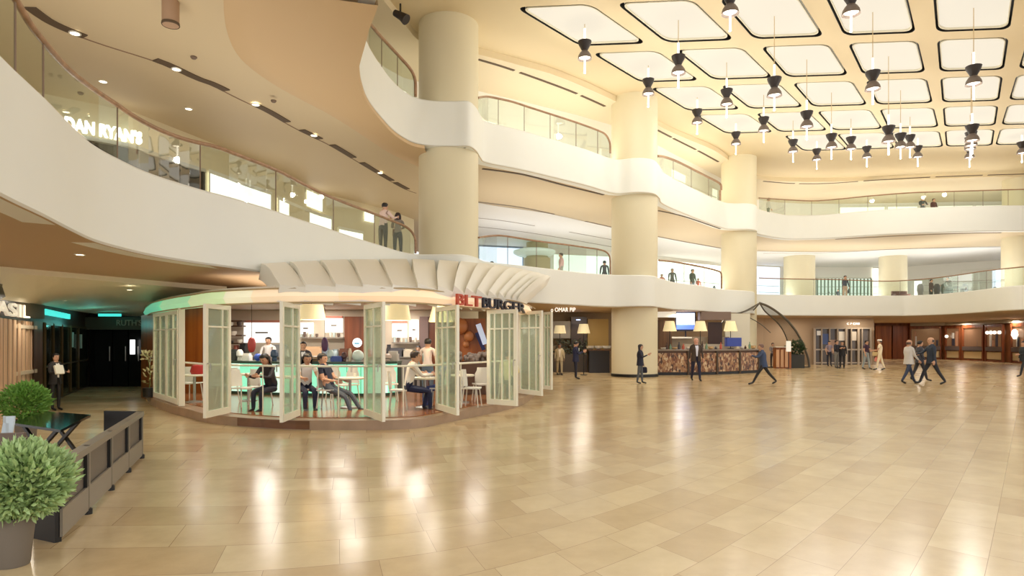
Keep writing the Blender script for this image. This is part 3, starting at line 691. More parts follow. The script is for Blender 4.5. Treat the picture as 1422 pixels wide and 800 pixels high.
for (xa, xb, z, k, lab) in ((62, 96, 2.30, -.35, 'teal light strip over the dark glass doors'), (137, 168, 2.44, -1.2, 'teal light strip on the ceiling edge above the pale letters')):
    a, b = gl(xa, z, k), gl(xb, z, k); mm = MB(); mm.beam(a, b, .06, .14 if k > -1 else .09); tag(mm.build('light_strip', M_teal), lab, 'light strip')
# black end wall with panels, lit sign, letters
t = thing('black_door_panels', 'tall black door panels at the end of the dark corridor', 'doors', tuple(W(155, 22.3, 0)))
for x0, x1 in ((125, 156), (157, 178), (179, 196)):
    mm = MB(); a, b = W(x0, 22.4, .03), W(x1-.6, 22.4, .03); mm.slab([a, b, b+Vector((0, 0, 1.95)), a+Vector((0, 0, 1.95))], .06); d = mm.build('door_leaf', M_black, t)
    mm = MB(); c = W(x1-4, 22.28, .9); mm.tube([c, c+Vector((0, 0, .5))], .02, 6); mm.build('pull_handle', M_steel, d)
mm = MB(); mm.box(W(184, 22.15, 1.38), (.15, .05, .5)); tag(mm.build('lit_notice', mat('white_lightbox', (255, 255, 255), .5, emit=1.6)), 'small upright glowing white notice on the black corridor end', 'sign')
mm = MB(); mm.box(W(158, 21.9, 2.18), (2.6, .2, .42)); tag(mm.build('sign_beam', mat('grey_brown_beam', (92, 88, 74), .5)), 'grey beam with pale letters across the dark corridor', 'beam')
text('RUTH\'S', W(162, 21.75, 2.1), (1, 0, 0), .85, .2, mat('dull_letters', (176, 168, 148), .6), 'shop_sign', 'small blurred pale letters on the grey corridor beam', 'sign', None, .03)
# small ceiling fittings on left soffit
for px, py, z, lab, lit in ((111, 353, 3.0, 'lit round downlight under the left balcony', 1), (180, 402, 2.78, 'small lit downlight in the corridor ceiling, furthest right', 1), (87, 417, 2.6, 'small lit downlight in the corridor ceiling above the dark doors', 1), (16, 404, 2.62, 'small lit downlight in the corridor ceiling nearest the left edge', 1)):
    downlight(px, py, z+.01, lab, .06)

# ================================================================ ground floor, back
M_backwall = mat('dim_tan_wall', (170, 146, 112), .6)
GB = [(205, 23), (260, 27), (400, 29), (600, 30), (735, 33.5), (775, 34), (850, 35), (905, 36)]
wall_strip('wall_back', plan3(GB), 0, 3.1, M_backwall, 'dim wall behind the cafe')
def block(name, lab, cat, px0, px1, y0, y1, D, dep, m, grp=None):
    """upright block: pixel width px0..px1, heights from photo rows, at depth D"""
    a, b = P(px0, y1, D), P(px1, y0, D); z0 = max(0, a.z)
    mm = MB(); mm.box(((a.x+b.x)/2, D+dep/2, (z0+b.z)/2), (b.x-a.x, dep, b.z-z0)); return tag(mm.build(name, m), lab, cat, grp)
struct(block('trim_30', '', 'x', 793, 815, 440, 517, 33.3, .5, mat('dark_brown_pillar', (64, 46, 36), .4)))
struct(block('trim_31', '', 'x', 816, 845, 443, 512, 33.6, .3, mat('ochre_panel', (176, 142, 76), .5)))
struct(block('trim_32', '', 'x', 767, 793, 446, 470, 33.4, .2, mat('grey_wall_panel', (168, 160, 146), .5)))
for o in bpy.data.objects:
    if o.name.startswith('trim_3'):
        for k_ in ('label', 'category'):
            if k_ in o: del o[k_]
t = thing('serving_counter', 'dark serving counter with white dishes in front of the ochre panel', 'counter', tuple(W(833, 32.3, 0)))
mm = MB(); a = W(818, 32.2, 0); b = W(846, 32.2, 0); mm.box(((a.x+b.x)/2, 32.4, .55), (b.x-a.x, .7, 1.1)); mm.build('counter_body', mat('dark_navy_panel', (40, 38, 44), .4), t)
mm = MB(); mm.box(((a.x+b.x)/2, 32.35, 1.13), (b.x-a.x+.1, .85, .06)); mm.build('counter_top', M_brown, t)
for q, x in enumerate((820, 831, 842)):
    mm = MB(); mm.lathe([(.06, 1.16), (.2, 1.22), (.24, 1.34), (.20, 1.34)], W(x, 32.3, 0), 12); tag(mm.build('serving_bowl', M_white, None, True), ['white bowl at the left end of the dark serving counter', 'white bowl in the middle of the dark serving counter', 'white bowl at the right end of the dark serving counter'][q], 'bowl')
# planting and dark partition behind the navy suited man
t = thing('planted_partition', 'dark latticed partition with foliage behind the two men by the cafe', 'partition', tuple(W(790, 33, 0)))
mm = MB(); a = W(769, 33, 0); b = W(815, 33, 0); mm.box(((a.x+b.x)/2, 33, .45), (b.x-a.x, .4, .9)); mm.build('planter_box', mat('dark_grey_brown', (70, 58, 46), .5), t)
mm = MB(); rnd = random.Random(3)
for q in range(260):
    c = Vector((a.x+(b.x-a.x)*rnd.random(), 33+rnd.uniform(-.2, .2), .9+.75*rnd.random()**1.2)); d = Vector((rnd.uniform(-1, 1), rnd.uniform(-1, 1), rnd.uniform(-.3, 1))).normalized()*.13; s_ = d.orthogonal().normalized()*.035
    mm.add([c-d, c+s_, c+d, c-s_], [(0, 1, 2, 3)])
mm.build('foliage', mat('dark_foliage', (78, 82, 64), .6), t)
def floor_lamp(px, D, ytop, ybot, wt, wb, lab, foot_z, grp=None, hang=None):
    c = W(px, D, 0); zt = P(px, ytop, D).z; zb = P(px, ybot, D).z; rt = wt/2/F*D; rb = wb/2/F*D
    nm = 'shaded_lamp'; t = thing(nm, lab, 'lamp', (c.x, c.y, foot_z), grp)
    mm = MB(); mm.lathe([(rb, zb), (rt, zt), (rt-.012, zt), (rb-.012, zb), (rb, zb)], c, 28, False); mm.lathe([(rt-.02, zt-.012), (rt-.02, zt-.006)], c, 28)
    mm.build('lamp_shade', M_shade, t, True)
    mm = MB()
    if hang: mm.tube([Vector((c.x, c.y, zt-.02)), Vector((c.x, c.y, hang))], .01, 6); mm.build('cord', M_dark, t)
    else:
        mm.tube([Vector((c.x, c.y, foot_z+.02)), Vector((c.x, c.y, zt-.03))], .018, 8); mm.build('pole', M_dark, t)
        mm = MB(); mm.lathe([(.16, foot_z), (.16, foot_z+.02), (.03, foot_z+.04)], c, 20); mm.build('base', M_dark, t, True)
    return t
M_shade = mat('cream_lampshade', (236, 220, 172), .7, emit=.42, ecol=(255, 236, 186))
floor_lamp(777.5, 30.5, 452, 463, 13, 17, 'cream shaded lamp behind the cafe doors, above the man in beige', 0, 'shaded lamps by the cafe')
floor_lamp(810.5, 30.0, 450, 463, 12, 18, 'cream shaded lamp against the dark pillar, right of its twin', 0, 'shaded lamps by the cafe')
mm = MB(); mm.lathe([(.1, 0), (.1, .03)], W(803, 32.5, 2.62), 14); tag(mm.build('blue_spotlight', mat('blue_white_lamp', (200, 215, 255), .4, emit=5, ecol=(180, 200, 255))), 'small bluish spotlight above the right shaded lamp by the pillar', 'lamp')
text('o OMAR PIP', W(765, 27.6, 2.83), (1, 0, .0), 1.05, .17, mat('white_sign_glow', (255, 250, 235), .4, emit=1.4), 'hanging_sign', 'tiny glowing white letters under the gallery edge right of the cafe', 'sign', None, .03)

# ---- right-hand ground floor
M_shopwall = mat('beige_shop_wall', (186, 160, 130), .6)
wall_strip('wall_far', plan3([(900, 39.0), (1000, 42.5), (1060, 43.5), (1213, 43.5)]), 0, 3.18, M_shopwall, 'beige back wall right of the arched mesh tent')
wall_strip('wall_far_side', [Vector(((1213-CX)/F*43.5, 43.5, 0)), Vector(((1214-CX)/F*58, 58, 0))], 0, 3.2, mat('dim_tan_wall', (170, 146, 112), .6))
t = thing('glazed_entrance', 'glazed entrance with pale mullions behind the three standing people', 'doors', tuple(W(1170, 43.2, 0)))
mm = MB(); a, b = W(1131, 43.3, 0), W(1209, 43.3, 0); mm.box(((a.x+b.x)/2, 43.3, 1.2), (b.x-a.x, .06, 2.4)); mm.build('glazing', mat('dim_shop_glass', (92, 80, 70), .12), t)
for x in (1131, 1141, 1152, 1163, 1175, 1182, 1192, 1197, 1209):
    mm = MB(); c = W(x, 43.15, 1.2); mm.box(c, (.14 if x in (1131, 1175, 1192) else .07, .1, 2.44)); mm.build('mullion', mat('pale_beige_metal', (176, 158, 136), .4, .2), t)
for z in (.12, 1.0, 2.42):
    mm = MB(); mm.box(((a.x+b.x)/2, 43.16, z), (b.x-a.x, .08, .09)); mm.build('rail', mat('pale_beige_metal', (176, 158, 136), .4, .2), t)
for q, (x, z, w_, h_, c_) in enumerate(((1138, 2.1, .35, .3, (220, 214, 204)), (1146, 1.7, .4, .7, (70, 84, 120)), (1169, 1.9, .4, .6, (216, 204, 184)), (1186, 1.9, .3, .6, (190, 176, 156)), (1158, 1.2, .5, .9, (150, 120, 100)))):
    mm = MB(); mm.box(W(x, 43.24, z), (w_, .04, h_)); mm.build('window_display', mat('display_%d' % q, c_, .5, emit=.25), t)
text('C F CAB', W(1176, 43.0, 2.66), (1, 0, 0), .85, .12, mat('white_sign_glow', (255, 250, 235), .4), 'wall_sign', 'tiny white letters on the beige wall above the glazed entrance', 'sign', None, .03)
GR = [(1214, 57), (1262, 57), (1309, 55), (1350, 52), (1395, 47.5), (1422, 45.5), (1500, 42)]
wall_strip('wall_right', plan3(GR), 0, 3.3, wood_mat('shop_brown_wood', (112, 66, 36), (150, 94, 54), 1.2, .4), 'brown timber shopfront wall on the right')
def rp(x, z, k=-.2):
    p = at_px(GR, x, k); return Vector((p.x, p.y, z))
M_sill = mat('grey_purple_sill', (104, 92, 90), .5); M_cpanel = mat('cream_stall_panel', (214, 192, 148), .5)
def bay(x0, x1, lab, pan=True):
    c = rp((x0+x1)/2, 0); t = thing('shopfront_bay', lab, 'shop front', tuple(c), 'timber shopfront bays')
    e = (x1-x0)*.04
    def sl(xa, xb, z0, z1, nm, m, k=-.3, th=.1):
        mb_ = MB(); q = [rp(xa, z0, k), rp(xb, z0, k), rp(xb, z1, k), rp(xa, z1, k)]; mb_.slab(q, th); return mb_.build(nm, m, t)
    sl(x0, x1, 0, .12, 'plinth', M_red_wood, -.34)
    sl(x0+e, x1-e, .18, .72, 'stall_panel', M_cpanel)
    sl(x0, x1, .8, 1.12, 'sill', M_sill, -.45, .2)
    g = sl(x0+e, x1-e, 1.14, 2.6, 'window_pane', mat('warm_shop_glass', (112, 84, 66), .15, emit=.10, ecol=(255, 190, 130)), -.26)
    for xx in (x0, x1): sl(xx-.8, xx+.8, 0, 2.8, 'post', M_red_wood, -.45, .15)
    sl(x0, x1, 2.6, 2.82, 'head', M_red_wood, -.42, .15)
    rnd = random.Random(int(x0))
    for q in range(3):
        xa = x0+2+(x1-x0-6)*rnd.random(); w_ = 1.5+2*rnd.random(); h = .4+.9*rnd.random()
        mb_ = MB(); q4 = [rp(xa, 1.16, -.36), rp(xa+w_, 1.16, -.36), rp(xa+w_, 1.16+h, -.36), rp(xa, 1.16+h, -.36)]; mb_.slab(q4, .05); mb_.build('displayed_goods', mat('bay_goods_%d' % q, [(206, 200, 190), (60, 56, 66), (180, 130, 100)][q], .5, emit=.1), t)
    return t
bay(1264, 1306, 'timber shopfront bay behind the three walking men')
bay(1312, 1332, 'narrow timber shopfront bay with a cream panel, just right of the walking men')
bay(1336, 1364, 'widest timber shopfront bay with a cream panel, right of the narrow bay')
bay(1368, 1391, 'timber shopfront bay with a row of bright lamps inside')
bay(1403, 1428, 'timber shopfront bay cut by the right edge of the photo')
for x0, x1, lab in ((1216, 1238, 'plain brown timber wall panel behind the woman in cream'), (1240, 1262, 'reddish recessed timber bay left of the walking men')):
    mm = MB(); q = [rp(x0, 0, -.3), rp(x1, 0, -.3), rp(x1, 2.9, -.3), rp(x0, 2.9, -.3)]; mm.slab(q, .1); tag(mm.build('timber_panel', M_orange_wood if x0 < 1230 else M_red_wood), lab, 'wall panel')
mm = MB(); a, b = rp(1312, 3.0, -.6), rp(1440, 3.0, -.6)
mm.grid([[rp(x, 2.86, -.55) for x in (1264, 1312, 1350, 1392, 1440)], [rp(x, 3.12, -.55) for x in (1264, 1312, 1350, 1392, 1440)]]); struct(mm.build('trim_40', mat('grey_beige_beam', (168, 158, 142), .5)))
for q, x in enumerate((1371, 1376, 1381, 1388)):
    mm = MB(); mm.sphere(rp(x, 2.2, -.5), .13, 12, 8); tag(mm.build('globe_lamp', M_bulb, None, True), '%s bright globe lamp from the left in the right-hand shop bay' % ['first', 'second', 'third', 'fourth'][q], 'lamp', 'globe lamps in the shop bay')
mm = MB(); mm.lathe([(.08, 1.7), (.22, 2.0), (.16, 2.3), (.05, 2.4)], rp(1409, 0, -.5), 14); tag(mm.build('table_lamp', M_bulb, None, True), 'bright lamp in the shop bay at the right edge of the photo', 'lamp')
mm = MB(); mm.sphere(rp(1314.5, 1.95, -.55), .13, 12, 8); tag(mm.build('wall_lamp', M_bulb, None, True), 'small round bright wall lamp just right of the walking men', 'lamp')

# ================================================================ mosaic bar and arched mesh tent
t = thing('mosaic_bar', 'long bar counter faced with brown and cream mosaic, beside the second column', 'bar counter', tuple(W(980, 31, 0)))
K0 = [(909, 521, 30.0), (945, 521, 30.0), (985, 520.5, 30.3), (1025, 519, 31.3), (1053, 517.5, 32.3)]
kp = [W(x, D, 0) for x, y, D in K0]; kp = resample(kp, 13)
def kshell(z0, z1, off, th, nm, m, a=0, b=13, par=t):
    mm = MB(); q = [p+Vector((0, -off, 0)) for p in kp[a:b]]
    mm.shell([[Vector((p.x, p.y, z0)) for p in q], [Vector((p.x, p.y, z1)) for p in q]], (0, th, 0)); return mm.build(nm, m, par)
kshell(0.0, 1.12, 0, .7, 'counter_body', M_brown)
for i in range(0, 12, 3):
    kshell(.14, 1.02, .04, .05, 'mosaic_panel', M_mosaic, i, i+4)
for i in range(0, 13, 3):
    mm = MB(); p = kp[i]; mm.box((p.x, p.y-.04, .56), (.09, .12, 1.12)); mm.build('post', mat('bar_dark_bronze', (78, 62, 46), .4, .4), t)
kshell(1.12, 1.19, .12, .95, 'counter_top', mat('bar_top_taupe', (134, 118, 100), .3))
kshell(0, .12, .05, .05, 'kick_plate', M_dark)
# back bar
bx = lambda x, D=33.6: (x-CX)/F*D
t = thing('back_bar_unit', 'grey and white back bar unit standing behind the mosaic counter', 'bar cabinet', tuple(W(960, 33.8, 0)))
mm = MB(); mm.box((bx(965), 34.0, .9), (3.7, .4, 1.8)); mm.build('carcass', mat('taupe_cabinet', (150, 134, 112), .5), t)
mm = MB(); mm.box((bx(935), 33.7, 1.75), (1.9, .3, .08)); mm.box((bx(935), 33.7, 1.05), (2.2, .3, .06)); mm.build('shelf', M_white, t)
mm = MB(); mm.box((bx(921), 33.6, 1.9), (.85, .2, 1.5)); mm.build('curtain', wood_mat('brown_curtain', (72, 50, 34), (108, 76, 50), 3, .7), t)
t = thing('video_screen', 'bright bluish screen hanging over the back of the mosaic bar', 'screen', tuple(W(952, 33.9, 0)))
mm = MB(); mm.box(P(952, 446, 33.9), (1.05, .08, 1.05)); mm.tube([W(952, 33.98, 0), W(952, 33.98, 2.3)], .04, 8); mm.build('screen_housing', mat('dark_housing', (40, 42, 60), .4), t)
mm = MB(); mm.box(P(952, 443, 33.82), (.95, .03, .62)); mm.build('screen_upper', mat('screen_white_blue', (226, 234, 255), .4, emit=1.8, ecol=(216, 226, 255)), t)
mm = MB(); mm.box(P(952, 454, 33.82), (.95, .03, .26)); mm.build('screen_lower', mat('screen_blue', (90, 120, 210), .4, emit=1.0, ecol=(90, 120, 220)), t)
def simple_box(nm, lab, cat, px, py, D, w_, h_, d_, m, grp=None):
    mm = MB(); c = P(px, py, D)
    x, y, z = w_/2, d_/2, h_/2; r = min(x, y, z)*.25
    mm.prism([(c.x-x+r, c.y-y), (c.x+x-r, c.y-y), (c.x+x, c.y-y+r), (c.x+x, c.y+y-r), (c.x+x-r, c.y+y), (c.x-x+r, c.y+y), (c.x-x, c.y+y-r), (c.x-x, c.y-y+r)], c.z-z, c.z+z)
    return tag(mm.build(nm, m), lab, cat, grp)
simple_box('lightbox_sign', 'whitish lightbox at the top left over the mosaic bar', 'sign', 925, 436, 33.3, 1.0, .35, .12, mat('soft_lightbox', (236, 230, 214), .5, emit=.6))
simple_box('ventilation_hood', 'grey brown hood above the right half of the mosaic bar', 'hood', 992, 439, 33.4, 1.6, .42, .5, mat('hood_brown', (128, 106, 92), .5))
simple_box('dark_doorway', 'dark brown doorway panel behind the mosaic bar', 'door', 993, 463, 33.5, .72, 1.15, .1, mat('deep_brown', (60, 38, 34), .5))
simple_box('menu_light_panel', 'pale slanted panel board behind the bar, right of the dark doorway', 'panel', 1024, 458, 34.0, 1.3, 1.7, .1, mat('pale_panel_board', (222, 216, 196), .5))
simple_box('cooler_case', 'blue fronted display cooler standing on the mosaic bar', 'cooler', 1018, 475, 31.6, .75, .42, .3, mat('cooler_blue', (52, 70, 150), .4, emit=.15))
simple_box('tray_stack', 'grey brown worktop unit with trays behind the middle of the bar', 'worktop', 985, 481, 32.2, 2.6, .22, .4, mat('worktop_grey', (190, 176, 154), .4))
def bottle(nm, lab, px, ybase, D, h, r, m, grp, seg=12):
    c = P(px, ybase, D); mm = MB(); mm.lathe([(r*.9, 0), (r, h*.05), (r, h*.55), (r*.4, h*.75), (r*.35, h), (r*.42, h)], c, seg)
    return tag(mm.build(nm, m, None, True), lab, 'bottle', grp)
BC = [(236, 228, 214), (70, 46, 34), (120, 150, 120), (210, 170, 120), (60, 60, 70), (190, 90, 70)]
ypl = EYE
def bar_top_y(D, z): return HY+(EYE-z)*F/D
for q, x in enumerate((921, 926, 931, 937, 943, 949, 956, 975, 981, 987, 994, 1001, 1030, 1035, 1041, 1046)):
    D = interp([(a, d) for a, _, d in K0], x)+.35
    h = .14+.26*((q*37) % 10)/10; m_ = mat('bottle_%d' % (q % 6), BC[q % 6], .25)
    c = W(x, D, 1.19); mm = MB()
    if q % 3: mm.lathe([(.055, 0), (.06, h*.5), (.025, h*.75), (.022, h)], c, 10); nm, cat = 'bottle', 'bottle'
    else: mm.lathe([(.05, 0), (.12, .04), (.13, h*.6), (.11, h*.6), (.03, .05)], c, 12); nm, cat = 'bowl', 'bowl'
    tag(mm.build(nm, m_, None, True), 'small %s standing on the mosaic bar top, %s' % (cat, ['far left', 'left of the brown jacketed man', 'just left of the brown jacketed man', 'right of the brown jacketed man', 'under the right lampshade', 'at the right end'][min(5, q*6//16)]), cat, 'bottles and bowls on the mosaic bar')
for x, lab in ((930, 'left'), (972.5, 'middle'), (1014.5, 'right')):
    floor_lamp(x, 31.0 if x < 1000 else 31.8, 446, 460, 12, 19, '%s of the three cream shaded lamps standing on the mosaic bar' % lab, 1.19, 'shaded lamps on the mosaic bar')
# tent: arched ribs with mesh skin
t = thing('mesh_tent', 'arched dark mesh tent rising over the right end of the mosaic bar', 'tent', tuple(W(1090, 37, 0)))
def tp(x, y, D): return P(x, y, D)
archR = cr([tp(1055, 421, 36.3), tp(1066, 425, 36.8), tp(1080, 434, 37.3), tp(1094, 446, 37.7), tp(1106, 461, 38.0), tp(1115, 478, 38.2), tp(1122, 497, 38.3), tp(1124, 511, 38.3)], 4)
archR[-1].z = 0.01
archL = cr([tp(1055, 421, 36.3), tp(1046, 426, 35.9), tp(1035, 432, 35.5), tp(1020, 437, 35.2), tp(1008, 442, 35.1), tp(1000, 452, 35.0)], 4)
archM = cr([tp(1055, 421, 36.3), tp(1062, 432, 37.6), tp(1072, 441, 38.8), tp(1085, 455, 39.8), tp(1094, 475, 40.4), tp(1098, 500, 40.6)], 4)
archB = cr([tp(1055, 421, 36.3), tp(1045, 432, 37.0), tp(1034, 438, 37.2), tp(1024, 441, 37.2)], 4)
archC = cr([tp(1024, 436, 35.3), tp(1040, 441, 35.8), tp(1056, 450, 36.2), tp(1070, 462, 36.4)], 4)
M_tent = mat('tent_frame', (92, 86, 76), .5)
for pts, r in ((archR, .065), (archL, .045), (archM, .04), (archB, .03), (archC, .025)):
    mm = MB(); mm.tube(pts, r, 8); mm.build('rib', M_tent, t, True)
M_net = bpy.data.materials.new('fine_mesh_net'); M_net.use_nodes = True
nt = M_net.node_tree; b_ = nt.nodes['Principled BSDF']; b_.inputs['Base Color'].default_value = lin((104, 96, 84)); b_.inputs['Alpha'].default_value = .5; b_.inputs['Roughness'].default_value = .8
ra = resample(archR, 16); rm = resample(archM, 16); rl = resample(archL, 16); rb = resample(archB, 16)
mm = MB(); mm.grid([ra, [a.lerp(b, .5)+Vector((0, 0, .08)) for a, b in zip(ra, rm)], rm]); mm.build('mesh_skin', M_net, t, True)
mm = MB(); mm.grid([rl, [a.lerp(b, .5)+Vector((0, 0, .05)) for a, b in zip(rl, rb)], rb]); mm.build('mesh_skin', M_net, t, True)
mm = MB(); mm.tube([Vector((archR[-1].x, 38.3, .03)), W(1098, 39.5, .03), W(1060, 38.0, .03)], .04, 6); mm.build('ground_rail', M_tent, t)
# items under the tent
t = thing('wooden_cabinet', 'small wooden cabinet with slatted front under the mesh tent', 'cabinet', tuple(W(1089, 37.2, 0)))
mm = MB(); mm.box(W(1086, 37.4, .6), (.85, .5, 1.2)); mm.build('carcass', M_orange_wood, t)
for x in (1080, 1086, 1092):
    mm = MB(); mm.box(W(x, 37.1, .58), (.17, .05, 1.0)); mm.build('door', mat('light_wood_door', (206, 158, 118), .5), t)
mm = MB(); mm.box(W(1086, 37.35, 1.23), (1.0, .6, .05)); mm.build('top', mat('pale_top', (220, 206, 186), .4), t)
t = thing('notice_stand', 'white notice card on a thin stand in front of the tent plants', 'sign', tuple(W(1095, 36.6, 0)))
mm = MB(); mm.box(P(1095, 481, 36.6), (.27, .03, .6)); mm.build('card', mat('white_card', (250, 250, 240), .5, emit=.2), t)
mm = MB(); mm.tube([W(1095, 36.62, .02), W(1095, 36.62, 1.1)], .025, 8); mm.lathe([(.15, 0), (.15, .02)], W(1095, 36.6, 0), 14); mm.build('stand', M_dark, t)
def leafy(mm, c, rx, ry, rz, n, L, wd, rnd, up=.5):
    for q in range(n):
        d = Vector((rnd.gauss(0, 1), rnd.gauss(0, 1), rnd.gauss(0, 1))).normalized()
        rr = (0.72+.34*rnd.random()*(1+.35*sin(5*d.x+3*d.z)*cos(4*d.y-2*d.z))) if rnd.random() < .8 else rnd.random()*.75
        p = Vector((c.x+d.x*rx*rr, c.y+d.y*ry*rr, c.z+d.z*rz*rr))
        o = (d*.8+Vector((rnd.uniform(-.6, .6), rnd.uniform(-.6, .6), up+rnd.uniform(-.4, .5)))).normalized()
        l = L*(.7+.6*rnd.random()); s_ = o.cross(Vector((rnd.uniform(-1, 1), rnd.uniform(-1, 1), rnd.uniform(-1, 1)))).normalized(); nn = o.cross(s_).normalized()
        w_ = wd*(.7+.5*rnd.random())
        mm.add([p, p+o*l*.3+s_*w_+nn*w_*.25, p+o*l*.7+s_*w_*.75-nn*l*.03, p+o*l-nn*l*.12, p+o*l*.7-s_*w_*.75-nn*l*.03, p+o*l*.3-s_*w_+nn*w_*.25, p+o*l*.45-nn*w_*.2],
               [(0, 1, 6), (1, 2, 6), (2, 3, 6), (3, 4, 6), (4, 5, 6), (5, 0, 6)])
t = thing('planter_box', 'dark planter box of leafy plants under the right side of the mesh tent', 'planter', tuple(W(1106, 37.6, 0)))
mm = MB(); mm.box(W(1105, 37.7, .4), (.85, .4, .8)); mm.build('box', mat('dark_planter', (48, 46, 38), .5), t)
mm = MB(); rnd = random.Random(5); c = W(1105, 37.7, 1.15)
leafy(mm, c, .42, .25, .4, 260, .2, .05, rnd); mm.build('foliage', mat('deep_green_leaf', (58, 76, 44), .5), t)
# ================================================================ cafe
EDGE_C = [(200, 18.6), (205, 17.1), (211, 16.0), (239, 14.26), (263, 13.46), (287, 12.63), (330, 12.1), (380, 11.75), (430, 11.6), (511, 11.6), (560, 11.7), (590, 11.95), (625, 12.75), (650, 13.35), (674, 14.0), (700, 14.8), (720, 15.7), (735, 17.3), (744, 19.2)]
def ce(x, z, k=0.0):
    D = interp(EDGE_C, x)+k; return W(x, D, z)
CE = cr([W(x, D, 0) for x, D in EDGE_C], 3)
ctr = Vector((-3.1, 17.8, 0))
def inset(p, d): v = (ctr-Vector((p.x, p.y, 0))); v.z = 0; return Vector((p.x, p.y, p.z))+v.normalized()*d
PZ = 0.18
backC = [(.3, 21.0), (-10.2, 21.0)]
t = thing('cafe_platform', 'raised curved stone and timber platform carrying the glazed cafe', 'platform', (-3, 14, 0))
rim = [(p.x, p.y) for p in CE]
m = MB(); m.prism(rim+backC, 0.0, PZ-.01)
m.build('stone_kerb', mat('cafe_kerb_stone', (166, 138, 112), .3, noise=.12, nscale=3), t)
inn = [inset(p, .35) for p in CE]
m = MB(); m.prism([(p.x, p.y) for p in inn]+[(.1, 20.9), (-10.0, 20.9)], PZ-.02, PZ+.004)
m.build('timber_floor', wood_mat('cafe_floor_wood', (134, 84, 50), (170, 112, 70), 1.2, .18, axis=0), t)
M_fl = wood_mat('cafe_riser_wood', (98, 64, 38), (128, 84, 50), 2, .35, axis=0)
sub = [p for p in CE if 320 < path_px(p) < 450]
m = MB(); q0 = [inset(p, -.01) for p in sub]; m.grid([[Vector((p.x, p.y, .012)) for p in q0], [Vector((p.x, p.y, PZ-.02)) for p in q0]]); m.build('riser_board', M_fl, t)
# cafe ceiling and lit header band
m = MB(); cin = [inset(p, .12) for p in CE]; m.prism([(p.x, p.y) for p in cin]+[(-.2, 20.9), (-9.8, 20.9)], 2.54, 2.60)
struct(m.build('ceiling_cafe', mat('cafe_ceiling', (222, 212, 196), .6)), 'pale ceiling inside the cafe')
t = thing('lit_header_band', 'curved cafe header band, light wash as emission, greenish on the left and cream elsewhere', 'header band', (-3, 12, 2.3))
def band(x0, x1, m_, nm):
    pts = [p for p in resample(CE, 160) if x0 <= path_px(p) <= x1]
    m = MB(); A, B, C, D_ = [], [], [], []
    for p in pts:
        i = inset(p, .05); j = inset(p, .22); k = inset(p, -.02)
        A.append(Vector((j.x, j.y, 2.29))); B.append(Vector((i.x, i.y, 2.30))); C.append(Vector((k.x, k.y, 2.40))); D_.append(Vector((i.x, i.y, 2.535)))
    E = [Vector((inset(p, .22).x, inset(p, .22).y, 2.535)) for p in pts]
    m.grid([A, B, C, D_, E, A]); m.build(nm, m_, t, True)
bandcols = [((120, 214, 176), .55), ((168, 226, 178), .55), ((206, 230, 178), .55), ((240, 236, 204), .5), ((250, 226, 192), .45), ((250, 218, 180), .45)]  # wash of light on the band put into its emissive colours
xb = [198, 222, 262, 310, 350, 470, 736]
for q in range(6): band(xb[q]-1.5, xb[q+1]+1.5, mat('band_wash_%d' % q, bandcols[q][0], .5, emit=bandcols[q][1]), 'wash_segment')
for z, nm in ((2.545, 'upper_moulding'), (2.285, 'lower_moulding')):
    m = MB(); m.tube([Vector((inset(p, .02).x, inset(p, .02).y, z)) for p in resample(CE, 90)], .016, 6); m.build(nm, mat('band_moulding', (182, 160, 120), .5), t)
# canopy of overlapping fins
TOP = [(355.5, 367), (397, 364), (440, 362), (481.5, 360), (523, 360), (564.5, 359.5), (603, 361), (637, 363), (665, 365), (690, 368), (711, 371), (729, 374.6), (742.5, 377.5), (752, 380), (758, 382), (764.5, 384)]
BOT = [(388, 401), (424, 401.5), (466, 401.5), (504, 401.5), (545, 401.5), (580, 401.5), (608, 402), (629, 402.5), (645, 403.5), (661, 405), (677, 406), (691, 408), (701, 409.5), (710, 411), (718, 413), (724, 415)]
def topD(x): return interp(L1T, x)-.16
T3 = [P(x, y, topD(x)) for x, y in TOP]
B3 = [ce(x, 2.56, -.02) for x, y in BOT]
t = thing('fin_canopy', 'flared white canopy of overlapping fins between the gallery and the cafe', 'canopy', tuple(B3[7]))
N = len(T3)
M_fin = mat('fin_plaster', (244, 241, 230), .55)
for i in range(N-1):
    nv, nu = 8, 6; rows = []; axis = (T3[i]-B3[i])
    for v in range(nv+1):
        s_ = v/nv; row = []
        for u in range(nu+1):
            r_ = u/nu
            a = T3[i].lerp(T3[i+1], r_); b = B3[i].lerp(B3[i+1], r_); p = a.lerp(b, s_)
            tang = (T3[i+1]-T3[i]).normalized(); down = (b-a).normalized(); nn = tang.cross(down).normalized()
            if nn.y > 0: nn = -nn
            sag = 4*s_*(1-s_)*(-.04)
            w_ = T3[i+1]-T3[i]
            lift = (.30 if i > 6 else .20 if i > 4 else .12)*(1-r_)*min(1, .05+s_*1.8)*(1-.6*s_ if i < 5 else 1-.55*s_)
            shrink = tang*((.17 if i < 8 else .09)*(1-r_)*max(0, 1-s_*1.3))
            row.append(p+nn*(lift+sag*-1)*1.0+shrink)
        rows.append(row)
    m = MB()
    tn = (T3[i+1]-T3[i]).normalized().cross((B3[i]-T3[i]).normalized()).normalized()
    if tn.y > 0: tn = -tn
    m.shell(rows, -tn*.34); m.build('fin', M_fin, t, 'auto')
